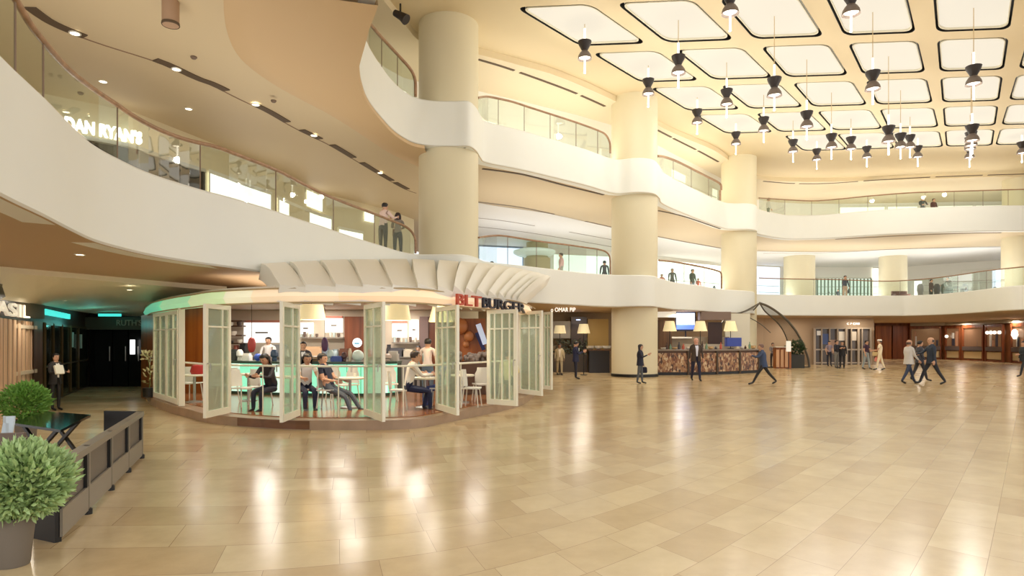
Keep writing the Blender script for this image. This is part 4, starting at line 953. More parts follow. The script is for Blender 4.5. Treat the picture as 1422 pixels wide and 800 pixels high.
# lettering over the right doors: red then black
def arc_text(s, x0, x1, z0, h, m_, nm, lab, k=-.28):
    a, b = ce(x0, z0, k), ce(x1, z0, k); return text(s, a, b-a, (b-a).length, h, m_, nm, lab, 'sign', None, .05, .012, curve=lambda u: ce(x0+(x1-x0)*u, z0, k))
arc_text('BLT', 634, 668, 2.30, .22, mat('brick_red_letters', (196, 84, 60), .5), 'cafe_sign', 'red block letters on the cafe header', -.26)
arc_text('BURGER', 670, 729, 2.29, .22, mat('black_letters', (30, 28, 44), .4), 'cafe_sign', 'black block letters on the cafe header, right of the red letters', -.26)
# folding door leaves
M_leaf = mat('ivory_door_paint', (240, 235, 214), .4)
M_dustsheen = glass_mat('dusty_sheen_glass', (236, 246, 236), .03); nt = M_dustsheen.node_tree
o_ = [n for n in nt.nodes if n.type == 'OUTPUT_MATERIAL'][0]; src = o_.inputs['Surface'].links[0].from_socket
mx_ = nt.nodes.new('ShaderNodeMixShader'); df_ = nt.nodes.new('ShaderNodeBsdfDiffuse'); df_.inputs['Color'].default_value = lin((222, 230, 212)); mx_.inputs['Fac'].default_value = .26  # pale diffuse share stands for dust and bright reflections on the panes
nt.links.new(src, mx_.inputs[1]); nt.links.new(df_.outputs[0], mx_.inputs[2]); nt.links.new(mx_.outputs[0], o_.inputs['Surface'])
def leaf(lab, xa, ya, xb, yb, zt=2.27, zb=.2, mull=(.62,), trans=.8, near='a', cgl=None):
    k = (EYE-zb)*F
    a = W(xa, k/(ya-HY), zb); b = W(xb, k/(yb-HY), zb); d = (b-a); L = d.length; dn = d.normalized(); up = Vector((0, 0, 1)); Hh = zt-zb
    c = (a+b)/2; t = thing('folding_door_leaf', lab, 'glass door', (c.x, c.y, zb), 'ivory folding door leaves of the cafe')
    fw = min(.085, L*.16)
    def bar(p, q, w_=fw, dp=.055): m.beam(p, q, dp, w_, up=dn if abs((q-p).normalized().z) > .9 else up)
    m = MB()
    for s_ in (fw/2, L-fw/2): m.beam(a+dn*s_, a+dn*s_+up*Hh, .055, fw, up=dn)
    m.beam(a+dn*fw+up*fw*.7, b-dn*fw+up*fw*.7, .055, fw*1.4); m.beam(a+dn*fw+up*(Hh-fw/2), b-dn*fw+up*(Hh-fw/2), .055, fw)
    m.build('frame', M_leaf, t)
    m = MB()
    for s_ in mull: m.beam(a+dn*L*s_+up*fw, a+dn*L*s_+up*(Hh-fw), .04, .028, up=dn)
    m.beam(a+dn*fw+up*Hh*trans, b-dn*fw+up*Hh*trans, .04, .03)
    m.build('glazing_bars', M_leaf, t)
    m = MB(); p0, p1 = a+dn*fw, b-dn*fw; m.slab([p0+up*fw, p1+up*fw, p1+up*(Hh-fw), p0+up*(Hh-fw)], .012); m.build('glass_pane', M_dustsheen, t)
    hp = (a+dn*fw/2 if near == 'a' else b-dn*fw/2); outw = dn.cross(up); outw = outw if outw.y < 0 else -outw
    m = MB(); m.tube([hp+up*.95*Hh/2+outw*.03, hp+up*.95*Hh/2+outw*.09, hp+up*(.95*Hh/2-.12)+outw*.09], .012, 6); m.build('handle', M_steel, t)
    return t
leaf('ivory door leaf at the far left of the cafe, beside the orange wood', 214, 551, 232, 556.5, mull=(.5,))
leaf('second ivory door leaf from the left, edge on beside the wood wall', 232, 556.5, 248, 562, mull=(.55,), near='b')
leaf('wide ivory door leaf standing open left of the empty white chairs', 284, 581, 319, 573, mull=(.68,))
leaf('narrow ivory door leaf standing open just right of the dark haired seated woman', 390.5, 587, 415, 577, mull=(.6,))
leaf('narrow ivory door leaf standing open in the middle, right of the man reading', 507, 576, 533, 586, mull=(.5,), near='b')
leaf('narrow ivory door leaf standing open right of the seated man in white', 606, 568, 636, 577, mull=(.3, .55), near='b')
leaf('wide ivory door leaf with four panes, in front of the yellow shirted diner', 677, 561, 718.5, 564, mull=(.25, .5, .75), near='b')
leaf('ivory door leaf behind the four paned one, toward the hall', 721, 546, 753, 550, zt=2.36, mull=(.45, .75), near='b')
leaf('rightmost ivory door leaf of the cafe', 755, 540, 766.5, 541.5, zt=2.42, mull=(.5,), near='b')
# door post and orange wood walls
m = MB(); p = ce(252, 0, .1); m.box((p.x, p.y, 1.25), (.12, .12, 2.1), .6); tag(m.build('door_post', M_leaf), 'plain ivory post right of the two leftmost door leaves', 'post')
def wallpanel(x0, D0, x1, D1, z0, z1, m_, lab, nm='wood_panel', th=.08):
    m = MB(); a, b = W(x0, D0, z0), W(x1, D1, z0); m.slab([a, b, b+Vector((0, 0, z1-z0)), a+Vector((0, 0, z1-z0))], th); return tag(m.build(nm, m_), lab, 'wall panel')
wallpanel(196, 18.2, 213, 16.8, 0.0, 2.3, M_orange_wood, 'orange wood panel at the left end of the cafe')
wallpanel(250, 17.8, 284, 17.4, PZ, 2.5, M_orange_wood, 'orange wood wall inside the cafe, left of the counter')
wallpanel(222, 19.2, 250, 18.4, PZ, 2.5, M_red_wood, 'reddish wood wall inside the cafe behind the leftmost doors')
# railing
t = thing('cafe_railing', 'slim ivory railing running behind the cafe doors', 'railing', tuple(ce(450, PZ, .45)))
RX = [254, 284, 320, 365, 420, 470, 520, 560, 600, 640, 676, 716]
m = MB(); m.tube(cr([ce(x, 1.12, .5) for x in RX], 3), .02, 8); m.build('top_rail', M_leaf, t, True)
for x in RX[1::2]:
    m = MB(); m.tube([ce(x, PZ, .5), ce(x, 1.12, .5)], .012, 6); m.build('post', M_leaf, t)
# counter glowing green
M_green = mat('green_lit_glass', (150, 236, 200), .3, emit=.75, ecol=(140, 240, 200)); M_greenw = mat('green_white_lit', (214, 246, 230), .3, emit=.8, ecol=(210, 250, 230))
t = thing('glowing_bar_counter', 'long cafe counter with a glowing mint green front and dark top', 'counter', tuple(W(430, 16.6, PZ)))
CC = [W(319, 17.3, 0), W(360, 16.9, 0), W(420, 16.5, 0), W(480, 16.4, 0), W(530, 16.5, 0), W(552, 16.9, 0)]; CC = resample(cr(CC, 3), 15)
for i in range(14):
    m = MB(); a, b = CC[i], CC[i+1]; d = (b-a)*.03
    m.slab([a+d+Vector((0, 0, PZ+.08)), b-d+Vector((0, 0, PZ+.08)), b-d+Vector((0, 0, 1.0)), a+d+Vector((0, 0, 1.0))], .03); m.build('lit_front_panel', M_greenw if i % 4 == 0 else M_green, t)
m = MB(); m.shell([[Vector((p.x, p.y+.06, PZ)) for p in CC], [Vector((p.x, p.y+.06, 1.0)) for p in CC]], (0, .55, 0)); m.build('counter_body', mat('dark_green_body', (50, 70, 58), .5), t)
m = MB(); m.shell([[Vector((p.x, p.y-.1, 1.0)) for p in CC], [Vector((p.x, p.y-.1, 1.06)) for p in CC]], (0, .8, 0)); m.build('counter_top', mat('dark_counter_top', (62, 84, 70), .3), t)
# back wall of cafe
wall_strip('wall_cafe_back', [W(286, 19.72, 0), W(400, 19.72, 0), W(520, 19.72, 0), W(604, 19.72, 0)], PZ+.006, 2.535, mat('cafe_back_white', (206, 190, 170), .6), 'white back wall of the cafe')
def onwall(px, py, w, h, D, m_, nm, lab, cat, d=.06, grp=None):
    mm = MB(); c = P(px, py, D); mm.box(c, (w/F*D, d, h/F*D)); return tag(mm.build(nm, m_), lab, cat, grp)
M_board = mat('menu_board_white', (255, 252, 244), .5, emit=1.0, ecol=(255, 252, 246))
M_tiny = mat('tiny_menu_print', (120, 110, 100), .6)
def wallD(x): return 19.724
def menu(px, py, w, h, lab, red=True):
    D = wallD(px)-.035; c = P(px, py, D); t = thing('menu_board', lab, 'menu board', tuple(c), 'glowing menu boards of the cafe')
    mm = MB(); mm.box(c, (w/F*D, .06, h/F*D)); mm.build('lit_face', M_board, t)
    mm = MB(); mm.box(c+Vector((0, -.04, 0)), (w*.35/F*D, .01, 2/F*D)); mm.build('print_line', M_tiny, t)
    if red: mm = MB(); mm.box(c+Vector((0, -.01, (h/2+1.5)/F*D)), (w/F*D, .08, 3/F*D)); mm.build('red_header', mat('red_header', (206, 130, 110), .5), t)
menu(364, 462, 50, 28, 'widest glowing white menu board at the left of the counter')
menu(425, 456, 20, 16, 'small glowing menu board under the left big lampshade', False)
menu(464, 452, 24, 20, 'glowing menu board left of the wooden pillar')
menu(555, 459, 20, 20, 'glowing menu board under the right big lampshade')
menu(575, 458, 13, 28, 'narrow tall menu board right of the right big lampshade', False)
onwall(493, 488.3, 27, 97, 19.6, M_red_wood, 'wood_pillar', 'wooden pillar with the round white sign behind the counter', 'pillar', .2)
mm = MB(); c = P(496, 476, 19.36); mm.v = []; n_ = 24
pts = [Vector((c.x+cos(2*pi*q/n_)*.14, c.y, c.z+sin(2*pi*q/n_)*.14)) for q in range(n_)]
t = thing('round_sign', 'round white and blue sign on the wooden pillar in the cafe', 'sign', tuple(c))
mm.slab(pts, .03); mm.build('disc', mat('round_white', (240, 250, 255), .5, emit=.5), t)
mm = MB(); mm.box(c+Vector((0, -.04, -.02)), (.14, .01, .04)); mm.build('blue_print', mat('sky_blue_print', (120, 190, 220), .5), t)
for px, w, lab in ((589, 12, 'grey lilac curtain strip right of the menu boards'),): onwall(px, 488.3, w, 97, 19.6, mat('lilac_grey_panel', (140, 116, 112), .5), 'panel', lab, 'wall panel', .12)
onwall(604, 488, 16, 97, 19.66, M_red_wood, 'wood_panel', 'dark orange wood panel behind the standing man in the cafe', 'wall panel', .1)
onwall(656, 490, 36, 95, 19.9, M_orange_wood, 'wood_panel', 'orange wood panel carrying the round balloons on the right of the cafe', 'wall panel', .1)
M_ball = mat('copper_balloon', (190, 124, 74), .4)
for q, (x, y, r, lab) in enumerate(((639, 453, 10.5, 'largest brown round balloon ornament on the orange wood'), (651, 467, 7, 'middle sized brown round balloon ornament on the orange wood'), (647, 478, 4.5, 'smallest brown round balloon ornament on the orange wood'))):
    R = r/F*19.5; c = P(x, y, 19.84-R); mm = MB(); mm.lathe([(max(.001, R*sin(pi*i/10)), -R*1.08*cos(pi*i/10)) for i in range(11)]+[(.02, R*1.12)], c, 20, True); tag(mm.build('balloon_ornament', M_ball, None, True), lab, 'ornament')
mm = MB(); a = P(664, 450, 19.68); b = P(674, 478, 19.68); mm.beam(a, b, .05, .16); tag(mm.build('banner', mat('white_blue_banner', (200, 214, 240), .5, emit=.4)), 'slanted white and blue banner right of the brown balloons', 'banner')
mm = MB(); a = P(662, 462, 19.70); b = P(672, 486, 19.70); mm.beam(a, b, .05, .12); tag(mm.build('banner', mat('navy_banner', (30, 34, 90), .5)), 'navy slanted banner below the white one by the balloons', 'banner')
# shelves left
t = thing('wall_shelf', 'brown shelves with white crockery left of the widest menu board', 'shelf', tuple(P(325, 465, 19.3)))
for y in (446, 453, 466, 477):
    mm = MB(); mm.box(P(327, y, 19.3), (.5, .3, .04)); mm.build('shelf_board', M_brown, t)
for q, (x, y, w, h, c_) in enumerate(((321, 449, 6, 5, (240, 236, 226)), (332, 449, 6, 6, (70, 56, 50)), (324, 462, 9, 6, (232, 224, 210)), (333, 473, 7, 5, (236, 230, 216)), (322, 474, 5, 4, (60, 60, 56)))):
    D = 19.1; mm = MB(); c = P(x, y+h/2+1, D); mm.lathe([(w*.3/F*D, 0), (w*.5/F*D, h*.5/F*D), (w*.5/F*D, h/F*D)], c, 12)
    tag(mm.build('jar', mat('jar_%d' % q, c_, .4), None, True), ['white jar on the top shelf of the cafe', 'dark jar on the top shelf of the cafe', 'white crock on the second shelf of the cafe', 'white crock on the third shelf of the cafe', 'small dark pot on the third shelf of the cafe'][q], 'jar')
# lanterns / ovals
for (x, y, w, h, D, c_, lab) in ((349.5, 479, 10.5, 21, 16.9, (178, 66, 60), 'red oval paper lantern hanging over the counter'), (451, 478.5, 9, 20, 16.6, (88, 56, 92), 'purple oval paper lantern hanging over the counter')):
    R = w/2/F*D; Hh = h/2/F*D; c = P(x, y, D); t = thing('paper_lantern', lab, 'lantern', tuple(c))
    mm = MB(); mm.lathe([(max(.003, R*sin(pi*i/12)**.7), -Hh*cos(pi*i/12)) for i in range(13)], c, 18); mm.build('body', mat('lantern_%d' % int(x), c_, .5), t, True)
    mm = MB(); mm.tube([c+Vector((0, 0, Hh)), Vector((c.x, c.y, 2.54))], .006, 5); mm.build('cord', M_dark, t)
# clutter on counter: each its own
CL = [(322, 'coffee_machine', (60, 62, 60), .34, .30, 'dark coffee machine at the left end of the glowing counter', 'b'), (333, 'cake_stand', (236, 232, 222), .18, .30, 'white cake stand beside the dark coffee machine', 'c'),
      (343, 'paper_bag', (250, 246, 236), .2, .2, 'white paper bag under the red lantern', 'b'), (358, 'blue_ball', (70, 100, 200), .2, .22, 'shiny blue ball on the counter right of the red lantern', 's'),
      (369, 'cake_box', (222, 196, 186), .22, .16, 'pinkish cake box right of the blue ball', 'b'), (381, 'flask', (60, 80, 104), .2, .3, 'dark blue flask near the left end of the counter', 'c'),
      (424, 'toaster', (214, 206, 190), .3, .22, 'cream toaster right of the staff member', 'b'), (437, 'bread_basket', (150, 128, 96), .3, .14, 'brown bread basket left of the purple lantern', 'c'),
      (459, 'glass_stack', (196, 214, 210), .18, .3, 'stack of pale glasses right of the purple lantern', 'c'), (468, 'blue_tray_stack', (70, 90, 160), .3, .14, 'blue stack of trays beneath the glasses shelf', 'b'),
      (478, 'jug', (80, 52, 52), .14, .24, 'dark red jug left of the wooden pillar', 'c'), (486, 'bottle', (220, 206, 180), .1, .34, 'pale slim bottle in front of the wooden pillar', 'c'),
      (497, 'pastry_dome', (220, 236, 226), .3, .2, 'pale green pastry dome below the round sign', 's'), (536, 'fruit_bowl', (196, 176, 160), .3, .2, 'bowl of fruit right of the middle door leaf', 'c'), (546, 'cash_register', (196, 190, 178), .28, .26, 'pale cash register at the right end of the counter', 'b')]
for (x, nm, c_, w, h, lab, ty) in CL:
    q = min(CC, key=lambda p: abs(path_px(p)-x)); c = W(x, q.y+.25, 1.062); mm = MB(); m_ = mat('ctr_'+nm, c_, .35)
    if ty == 'b':
        mm.prism([(c.x-w/2+.03, c.y-.12), (c.x+w/2-.03, c.y-.12), (c.x+w/2, c.y-.09), (c.x+w/2, c.y+.12), (c.x-w/2, c.y+.12), (c.x-w/2, c.y-.09)], c.z, c.z+h*.72); mm.prism([(c.x-w*.4, c.y-.08), (c.x+w*.4, c.y-.08), (c.x+w*.4, c.y+.1), (c.x-w*.4, c.y+.1)], c.z+h*.72, c.z+h)
    elif ty == 'c': mm.lathe([(w*.3, 0), (w*.36, .02), (w*.3, h*.3), (w*.5, h*.45), (w*.46, h*.8), (w*.25, h)], c, 14)
    else: mm.lathe([(w*.2, 0)]+[(max(.004, w/2*sin(pi*i/10)), w/2-w/2*cos(pi*i/10)) for i in range(1, 11)], c, 16)
    tag(mm.build(nm, m_, None, ty != 'b'), lab, nm.replace('_', ' '))
t = thing('back_counter', 'long steel back counter below the menu boards', 'counter', tuple(W(430, 19.2, PZ)))
m = MB(); a, b = W(322, 19.3, 0), W(585, 19.3, 0); m.box(((a.x+b.x)/2, 19.4, .64), (b.x-a.x, .5, .9)); m.build('body', mat('back_counter_grey', (150, 146, 140), .4, .3), t)
m = MB(); m.box(((a.x+b.x)/2, 19.38, 1.105), (b.x-a.x, .56, .03)); m.build('worktop', M_steel, t)
for sx0, sx1, yy, lab in ((416, 478, 469, 'white shelf of glasses under the left menu boards'), (545, 582, 476, 'white shelf of cups under the right menu boards')):
    t = thing('wall_shelf', lab, 'shelf', tuple(P(sx0, yy, 19.5))); m = MB(); c0, c1 = P(sx0, yy, 19.55), P(sx1, yy, 19.55); m.box((c0+c1)/2, (c1.x-c0.x, .28, .03)); m.build('shelf_board', mat('shelf_edge_grey', (150, 140, 130), .4), t)
SHC = [(418, 469), (423, 469), (428, 469), (434, 469), (440, 469), (459, 469), (464, 469), (470, 469), (475, 469), (548, 476), (553, 476), (558, 476), (564, 476), (570, 476), (577, 476)]
for q, (x, y) in enumerate(SHC):
    c = P(x, y-.5, 19.5); h = .11+.06*((q*7) % 4)/3; m = MB(); m.lathe([(.03, 0), (.045, h*.6), (.042, h), (.036, h)], c, 10)
    tag(m.build('drinking_glass', mat('glassware_%d' % (q % 3), [(206, 220, 216), (120, 100, 90), (236, 228, 214)][q % 3], .25), None, True), 'small glass in the row on the %s' % ('shelf under the left menu boards' if q < 9 else 'shelf under the right menu boards'), 'glass', 'glasses on the left wall shelf' if q < 9 else 'glasses on the right wall shelf')
BK = [(328, 'juice_dispenser', (170, 90, 70), .2, .34, 'reddish juice dispenser at the far left of the back counter', 'c'), (339, 'espresso_grinder', (50, 50, 52), .2, .4, 'black coffee grinder left of the barista', 'b'), (385, 'espresso_machine', (150, 150, 152), .6, .36, 'steel espresso machine right of the barista', 'b'), (399, 'milk_jug', (200, 200, 200), .12, .2, 'steel milk jug right of the espresso machine', 'c'),
      (436, 'food_warmer', (206, 168, 130), .5, .3, 'orange lit food warmer under the left shelf', 'b'), (452, 'water_urn', (130, 140, 150), .24, .36, 'steel water urn behind the purple lantern', 'c'), (466, 'ice_bucket', (180, 196, 200), .2, .22, 'pale ice bucket left of the wooden pillar', 'c'), (478, 'spice_rack', (110, 70, 50), .26, .24, 'brown spice rack beside the wooden pillar', 'b'),
      (512, 'napkin_box', (210, 120, 120), .22, .22, 'pink napkin box seen by the middle door leaf', 'b'), (540, 'blender', (60, 56, 60), .16, .36, 'dark blender right of the middle door leaf', 'c'), (552, 'microwave', (90, 88, 92), .46, .26, 'grey microwave under the right shelf', 'b'), (566, 'bread_bin', (222, 210, 190), .36, .22, 'cream bread bin right of the grey microwave', 'b'), (577, 'tea_tin', (60, 90, 80), .14, .2, 'green tea tin at the right end of the back counter', 'c')]
for (x, nm, c_, w, h, lab, ty) in BK:
    c = W(x, 19.3, 1.122); mm = MB(); m_ = mat('bk_'+nm, c_, .3, emit=.3 if nm == 'food_warmer' else 0)
    if ty == 'b': mm.prism([(c.x-w/2+.03, c.y-.14), (c.x+w/2-.03, c.y-.14), (c.x+w/2, c.y-.11), (c.x+w/2, c.y+.14), (c.x-w/2, c.y+.14), (c.x-w/2, c.y-.11)], c.z, c.z+h*.8); mm.prism([(c.x-w*.42, c.y-.1), (c.x+w*.42, c.y-.1), (c.x+w*.42, c.y+.12), (c.x-w*.42, c.y+.12)], c.z+h*.8, c.z+h)
    else: mm.lathe([(w*.45, 0), (w*.5, .03), (w*.5, h*.6), (w*.35, h*.8), (w*.38, h)], c, 14)
    tag(mm.build(nm, m_, None, ty != 'b'), lab, nm.replace('_', ' '))
# big lampshades at the front
floor_lamp(432.5, 13.3, 423, 444, 31, 39, 'large cream lampshade hanging at the cafe front, left of the middle', 2.3, 'large lampshades of the cafe', hang=2.54)
floor_lamp(550, 13.3, 423, 445, 34, 41, 'large cream lampshade hanging at the cafe front, right of the middle', 2.3, 'large lampshades of the cafe', hang=2.54)
floor_lamp(612, 14.6, 424, 447, 22, 34, 'cream lampshade partly hidden behind the door leaf right of the seated man', 2.3, 'large lampshades of the cafe', hang=2.54)
# chairs
M_chair = mat('white_chair_shell', (226, 222, 210), .4); M_chleg = mat('white_chair_leg', (214, 208, 194), .4)
def make_chair(lab, grp):
    t = thing('dining_chair', lab, 'chair', (0, 0, 0), grp)
    s = .86
    m = MB(); rows = []
    for v in range(4):
        y = (-.21+v*.14)*s; rows.append([Vector((x*s, y, (.45-.015*(1-(x/.21)**2))*s)) for x in (-.21, -.1, 0, .1, .21)])
    m.shell(rows, (0, 0, .03)); m.build('seat', M_chair, t, 'auto')
    m = MB(); rows = []
    for v in range(6):
        z = (.5+v*.085)*s; bend = .03*v/5; wd = .2-.012*v if v > 3 else .2
        rows.append([Vector((x*wd/.2*s, (.20+bend-.05*(x/.2)**2)*s, z)) for x in (-.2, -.1, 0, .1, .2)])
    m.shell(rows, (0, .025, 0)); m.build('backrest', M_chair, t, 'auto')
    for sx in (-1, 1):
        for sy in (-1, 1):
            m = MB(); m.tube([Vector((sx*.17*s, sy*.16*s, .45*s)), Vector((sx*.21*s, sy*.21*s, 0))], .014, 7); m.build('leg', M_chleg, t)
        m = MB(); m.tube([Vector((sx*.19*s, .17*s, .44*s)), Vector((sx*.19*s, .21*s, .56*s))], .012, 6); m.build('back_support', M_chleg, t)
    return t
CHAIRS = [(335, 13.9, 1.2, 'white chair nearest the wide left door leaf, standing empty'), (316, 14.8, -1.9, 'white chair standing behind the first empty one at the left'), (362, 14.3, 2.6, 'white chair carrying the dark haired seated woman'),
          (266, 15.6, 3.0, 'greyish chair with tall back beside the orange wood wall'), (426, 13.6, 1.7, 'white chair of the short sleeved person left of the man reading'), (455, 13.4, 1.57, 'white chair carrying the man reading in a navy shirt'), (484, 14.9, -.4, 'white chair with its back seen beyond the reading man'), (466, 15.4, .6, 'white chair against the glowing counter behind the reading man'), (553, 13.3, 1.7, 'white chair carrying the seated man in a white shirt'),
          (541, 15.2, .3, 'white chair beyond the seated man in white'), (610, 13.9, -1.6, 'white chair behind the narrow door leaf, facing the pedestal table'), (655, 13.9, 1.4, 'white chair seen side on right of the narrow door leaf'), (668, 15.2, -2.9, 'wide white chair standing further back near the four paned leaf'), (705, 15.8, 2.8, 'pale chair of the yellow shirted diner')]
base = make_chair(CHAIRS[0][3], 'white chairs in the cafe')
for i, (x, D, rz, lab) in enumerate(CHAIRS):
    p = W(x, D, PZ+.004)
    if i == 0: base.location = p; base.rotation_euler = (0, 0, rz)
    else: copy_tree(base, None, lab, p, rz)
def make_table(lab):
    t = thing('pedestal_table', lab, 'table', (0, 0, 0), 'round pedestal tables of the cafe')
    m = MB(); m.lathe([(.30, .60), (.31, .615), (.31, .63), (.30, .64)], (0, 0, 0), 28); m.build('table_top', M_cream, t, True)
    m = MB(); m.tube([(0, 0, .03), (0, 0, .61)], .03, 10); m.build('pedestal', M_steel, t, True)
    m = MB(); m.lathe([(.2, 0), (.2, .015), (.04, .04)], (0, 0, 0), 22); m.build('foot', M_steel, t, True)
    return t
TBL = [(486, 13.7, 'round pedestal table in front of the man reading'), (345, 15.3, 'round pedestal table left of the dark haired woman'), (590, 13.7, 'round pedestal table before the seated man in white'), (640, 14.8, 'round pedestal table between the two right door leaves'), (404, 14.2, 'round pedestal table between the dark haired woman and her neighbours'), (270, 14.9, 'round pedestal table with a red bag by the leftmost doors')]
tb = make_table(TBL[0][2])
for i, (x, D, lab) in enumerate(TBL):
    p = W(x, D, PZ+.004)
    if i == 0: tb.location = p
    else: copy_tree(tb, None, lab, p)
def cup(x, D, lab, dx=0, z=PZ+.644):
    m = MB(); p = W(x, D, z)+Vector((dx, 0, 0)); m.lathe([(.025, 0), (.035, .09), (.031, .09), (.02, .01)], p, 12); tag(m.build('cup', M_white, None, True), lab, 'cup')
cup(486, 13.7, 'white cup on the table in front of the man reading', .1); cup(590, 13.6, 'white cup on the table before the seated man in white', .08); cup(640, 14.8, 'white cup on the table between the right door leaves')
m = MB(); p = W(274, 14.9, PZ+.65); m.lathe([(.14, 0), (.17, .06), (.13, .2), (.03, .23)], p, 14, True, 1, .5); tag(m.build('handbag', mat('red_bag', (168, 34, 28), .5), None, True), 'red handbag on the table by the leftmost doors', 'bag')
# fruit heap (grey brown basket) near right leaf
t = thing('display_basket', 'long low basket of grey brown goods below the copper balloons', 'basket', tuple(W(655, 17.2, PZ)))
m = MB(); m.box(W(655, 17.3, .62), (1.5, .5, .86)); m.build('stand', mat('brown_stand', (86, 60, 46), .5), t)
m = MB(); rnd = random.Random(9)
for q in range(70): m.sphere(W(655, 17.3, 1.1)+Vector((rnd.uniform(-.65, .65), rnd.uniform(-.2, .2), rnd.uniform(-.02, .16))), .075, 7, 5)
o = m.build('heaped_goods', mat('grey_brown_goods', (130, 116, 106), .6, noise=.2, nscale=9), t, True); o['kind'] = 'stuff'
# potted orchid at left end
t = thing('potted_plant', 'tall pale flowering plant in a dark pot at the left end of the cafe', 'plant', tuple(W(206, 16.4, 0)))
c = W(207.5, 16.2, 0); m = MB(); m.lathe([(.09, .18), (.14, .2), (.16, .42), (.14, .42)], c, 16); m.build('pot', M_dark, t, True)
m = MB(); m.tube(cr([c+Vector((0, 0, .4)), c+Vector((.02, 0, .8)), c+Vector((-.04, 0, 1.15)), c+Vector((-.14, 0, 1.28))], 4), .01, 6); m.build('stem', mat('leaf_green', (96, 120, 60), .5), t)
m = MB(); rnd = random.Random(2)
leafy(m, c+Vector((-.05, 0, 1.22)), .16, .12, .10, 50, .09, .025, rnd); leafy(m, c+Vector((0, 0, .75)), .09, .08, .25, 30, .09, .025, rnd); m.build('blossom', mat('pale_blossom', (206, 200, 150), .5), t)

# ================================================================ terrace on the left: planters, table, screens
M_leafA = mat('fresh_green_leaf', (168, 192, 128), .45, noise=.22, nscale=6); M_leafB = mat('mid_green_leaf', (112, 156, 66), .5, noise=.25, nscale=6)
M_pot = mat('grey_taupe_pot', (122, 112, 100), .6)
def potted(lab, c, r, h, bc, br, bz, m_, seed, n):
    t = thing('potted_plant', lab, 'plant', tuple(c))
    m = MB(); m.lathe([(r*.72, 0), (r*.76, .01), (r, h), (r*1.03, h), (r*1.03, h-.02), (r*.93, h-.01), (r*.9, h-.06)], c, 30, True); m.build('pot', M_pot, t, True)
    m = MB(); m.lathe([(.001, h-.03), (r*.9, h-.05)], c, 20); m.build('soil', M_brown, t)
    m = MB(); m.lathe([(.02, h-.05), (.015, h+bz*.7)], c, 8); m.build('stem', M_brown, t)
    m = MB(); leafy(m, bc, br, br, bz, n, .062, .013, random.Random(seed), .35); o = m.build('foliage', m_, t); o['kind'] = 'stuff'
    return t
c = W(17, 4.62, 0); potted('large round leafy bush in a grey pot at the bottom left corner', c, .14, .35, Vector((c.x+.06, c.y, .60)), .30, .25, M_leafA, 11, 6500)
c = W(36, 9.7, 0); potted('smaller leafy bush behind the black folding table', c, .15, .42, Vector((c.x, c.y, .68)), .29, .27, M_leafB, 12, 3000)
# barrier screens
M_scr = mat('taupe_screen_panel', (106, 96, 86), .5); M_scrf = mat('taupe_screen_frame', (134, 124, 108), .45)
far_ = Vector(((195-CX)/F*8.83, 8.83, 0)); near_ = Vector(((81-CX)/F*5.14, 5.14, 0)); turn = Vector(((146-CX)/F*8.9, 8.9, 0))
t = thing('barrier_screen', 'long taupe terrace barrier of framed panels ending beside the corner bush', 'barrier', tuple((far_+near_)/2))
dirv = (far_-near_).normalized(); nrm = Vector((dirv.y, -dirv.x, 0)); up = Vector((0, 0, 1)); Hs = .635
m = MB(); m.beam(near_+up*(Hs-.03), far_+up*(Hs-.03), .09, .06); m.build('top_rail', M_scrf, t)
divs = [0, .235, .47, .68, .86, 1.0]
# perspective-correct division by pixel
def along(px):
    lo, hi = 0.0, 1.0
    for _ in range(40):
        mid = (lo+hi)/2; p = near_.lerp(far_, mid)
        if path_px(p) < px: lo = mid
        else: hi = mid
    return lo
dv = [0]+[along(x) for x in (120, 152, 176)]+[1.0]
for a, b in zip(dv, dv[1:]):
    p, q = near_.lerp(far_, a), near_.lerp(far_, b)
    m = MB(); m.slab([p+up*.06, q+up*.06, q+up*(Hs-.06), p+up*(Hs-.06)], .03); m.build('panel', M_scr, t)
    m = MB(); m.beam(p+up*.15+nrm*.02, q+up*.15+nrm*.02, .02, .22); m.build('lower_board', M_scrf, t)
    m = MB(); m.beam(q-dirv*.03+nrm*.01, q-dirv*.03+nrm*.01+up*Hs, .05, .05, up=dirv); m.build('post', M_scrf, t)
    m = MB(); m.beam(q-dirv*.10+nrm*.014+up*.25, q-dirv*.10+nrm*.014+up*(Hs-.07), .03, .03, up=dirv); m.build('shadow_gap_strip', M_dark, t)
    m = MB(); m.lathe([(.035, 0), (.035, .05), (.02, .06)], q-dirv*.03+nrm*.02, 12); m.build('foot', M_dark, t)
m = MB(); m.beam(far_+up*(Hs/2), turn+up*(Hs/2), .05, Hs); m.build('return_panel', M_dark, t)
nb = near_+Vector((-.26, .12, 0)); m = MB(); m.beam(near_+up*(Hs/2), nb+up*(Hs/2), .05, Hs); m.build('end_panel', M_dark, t)
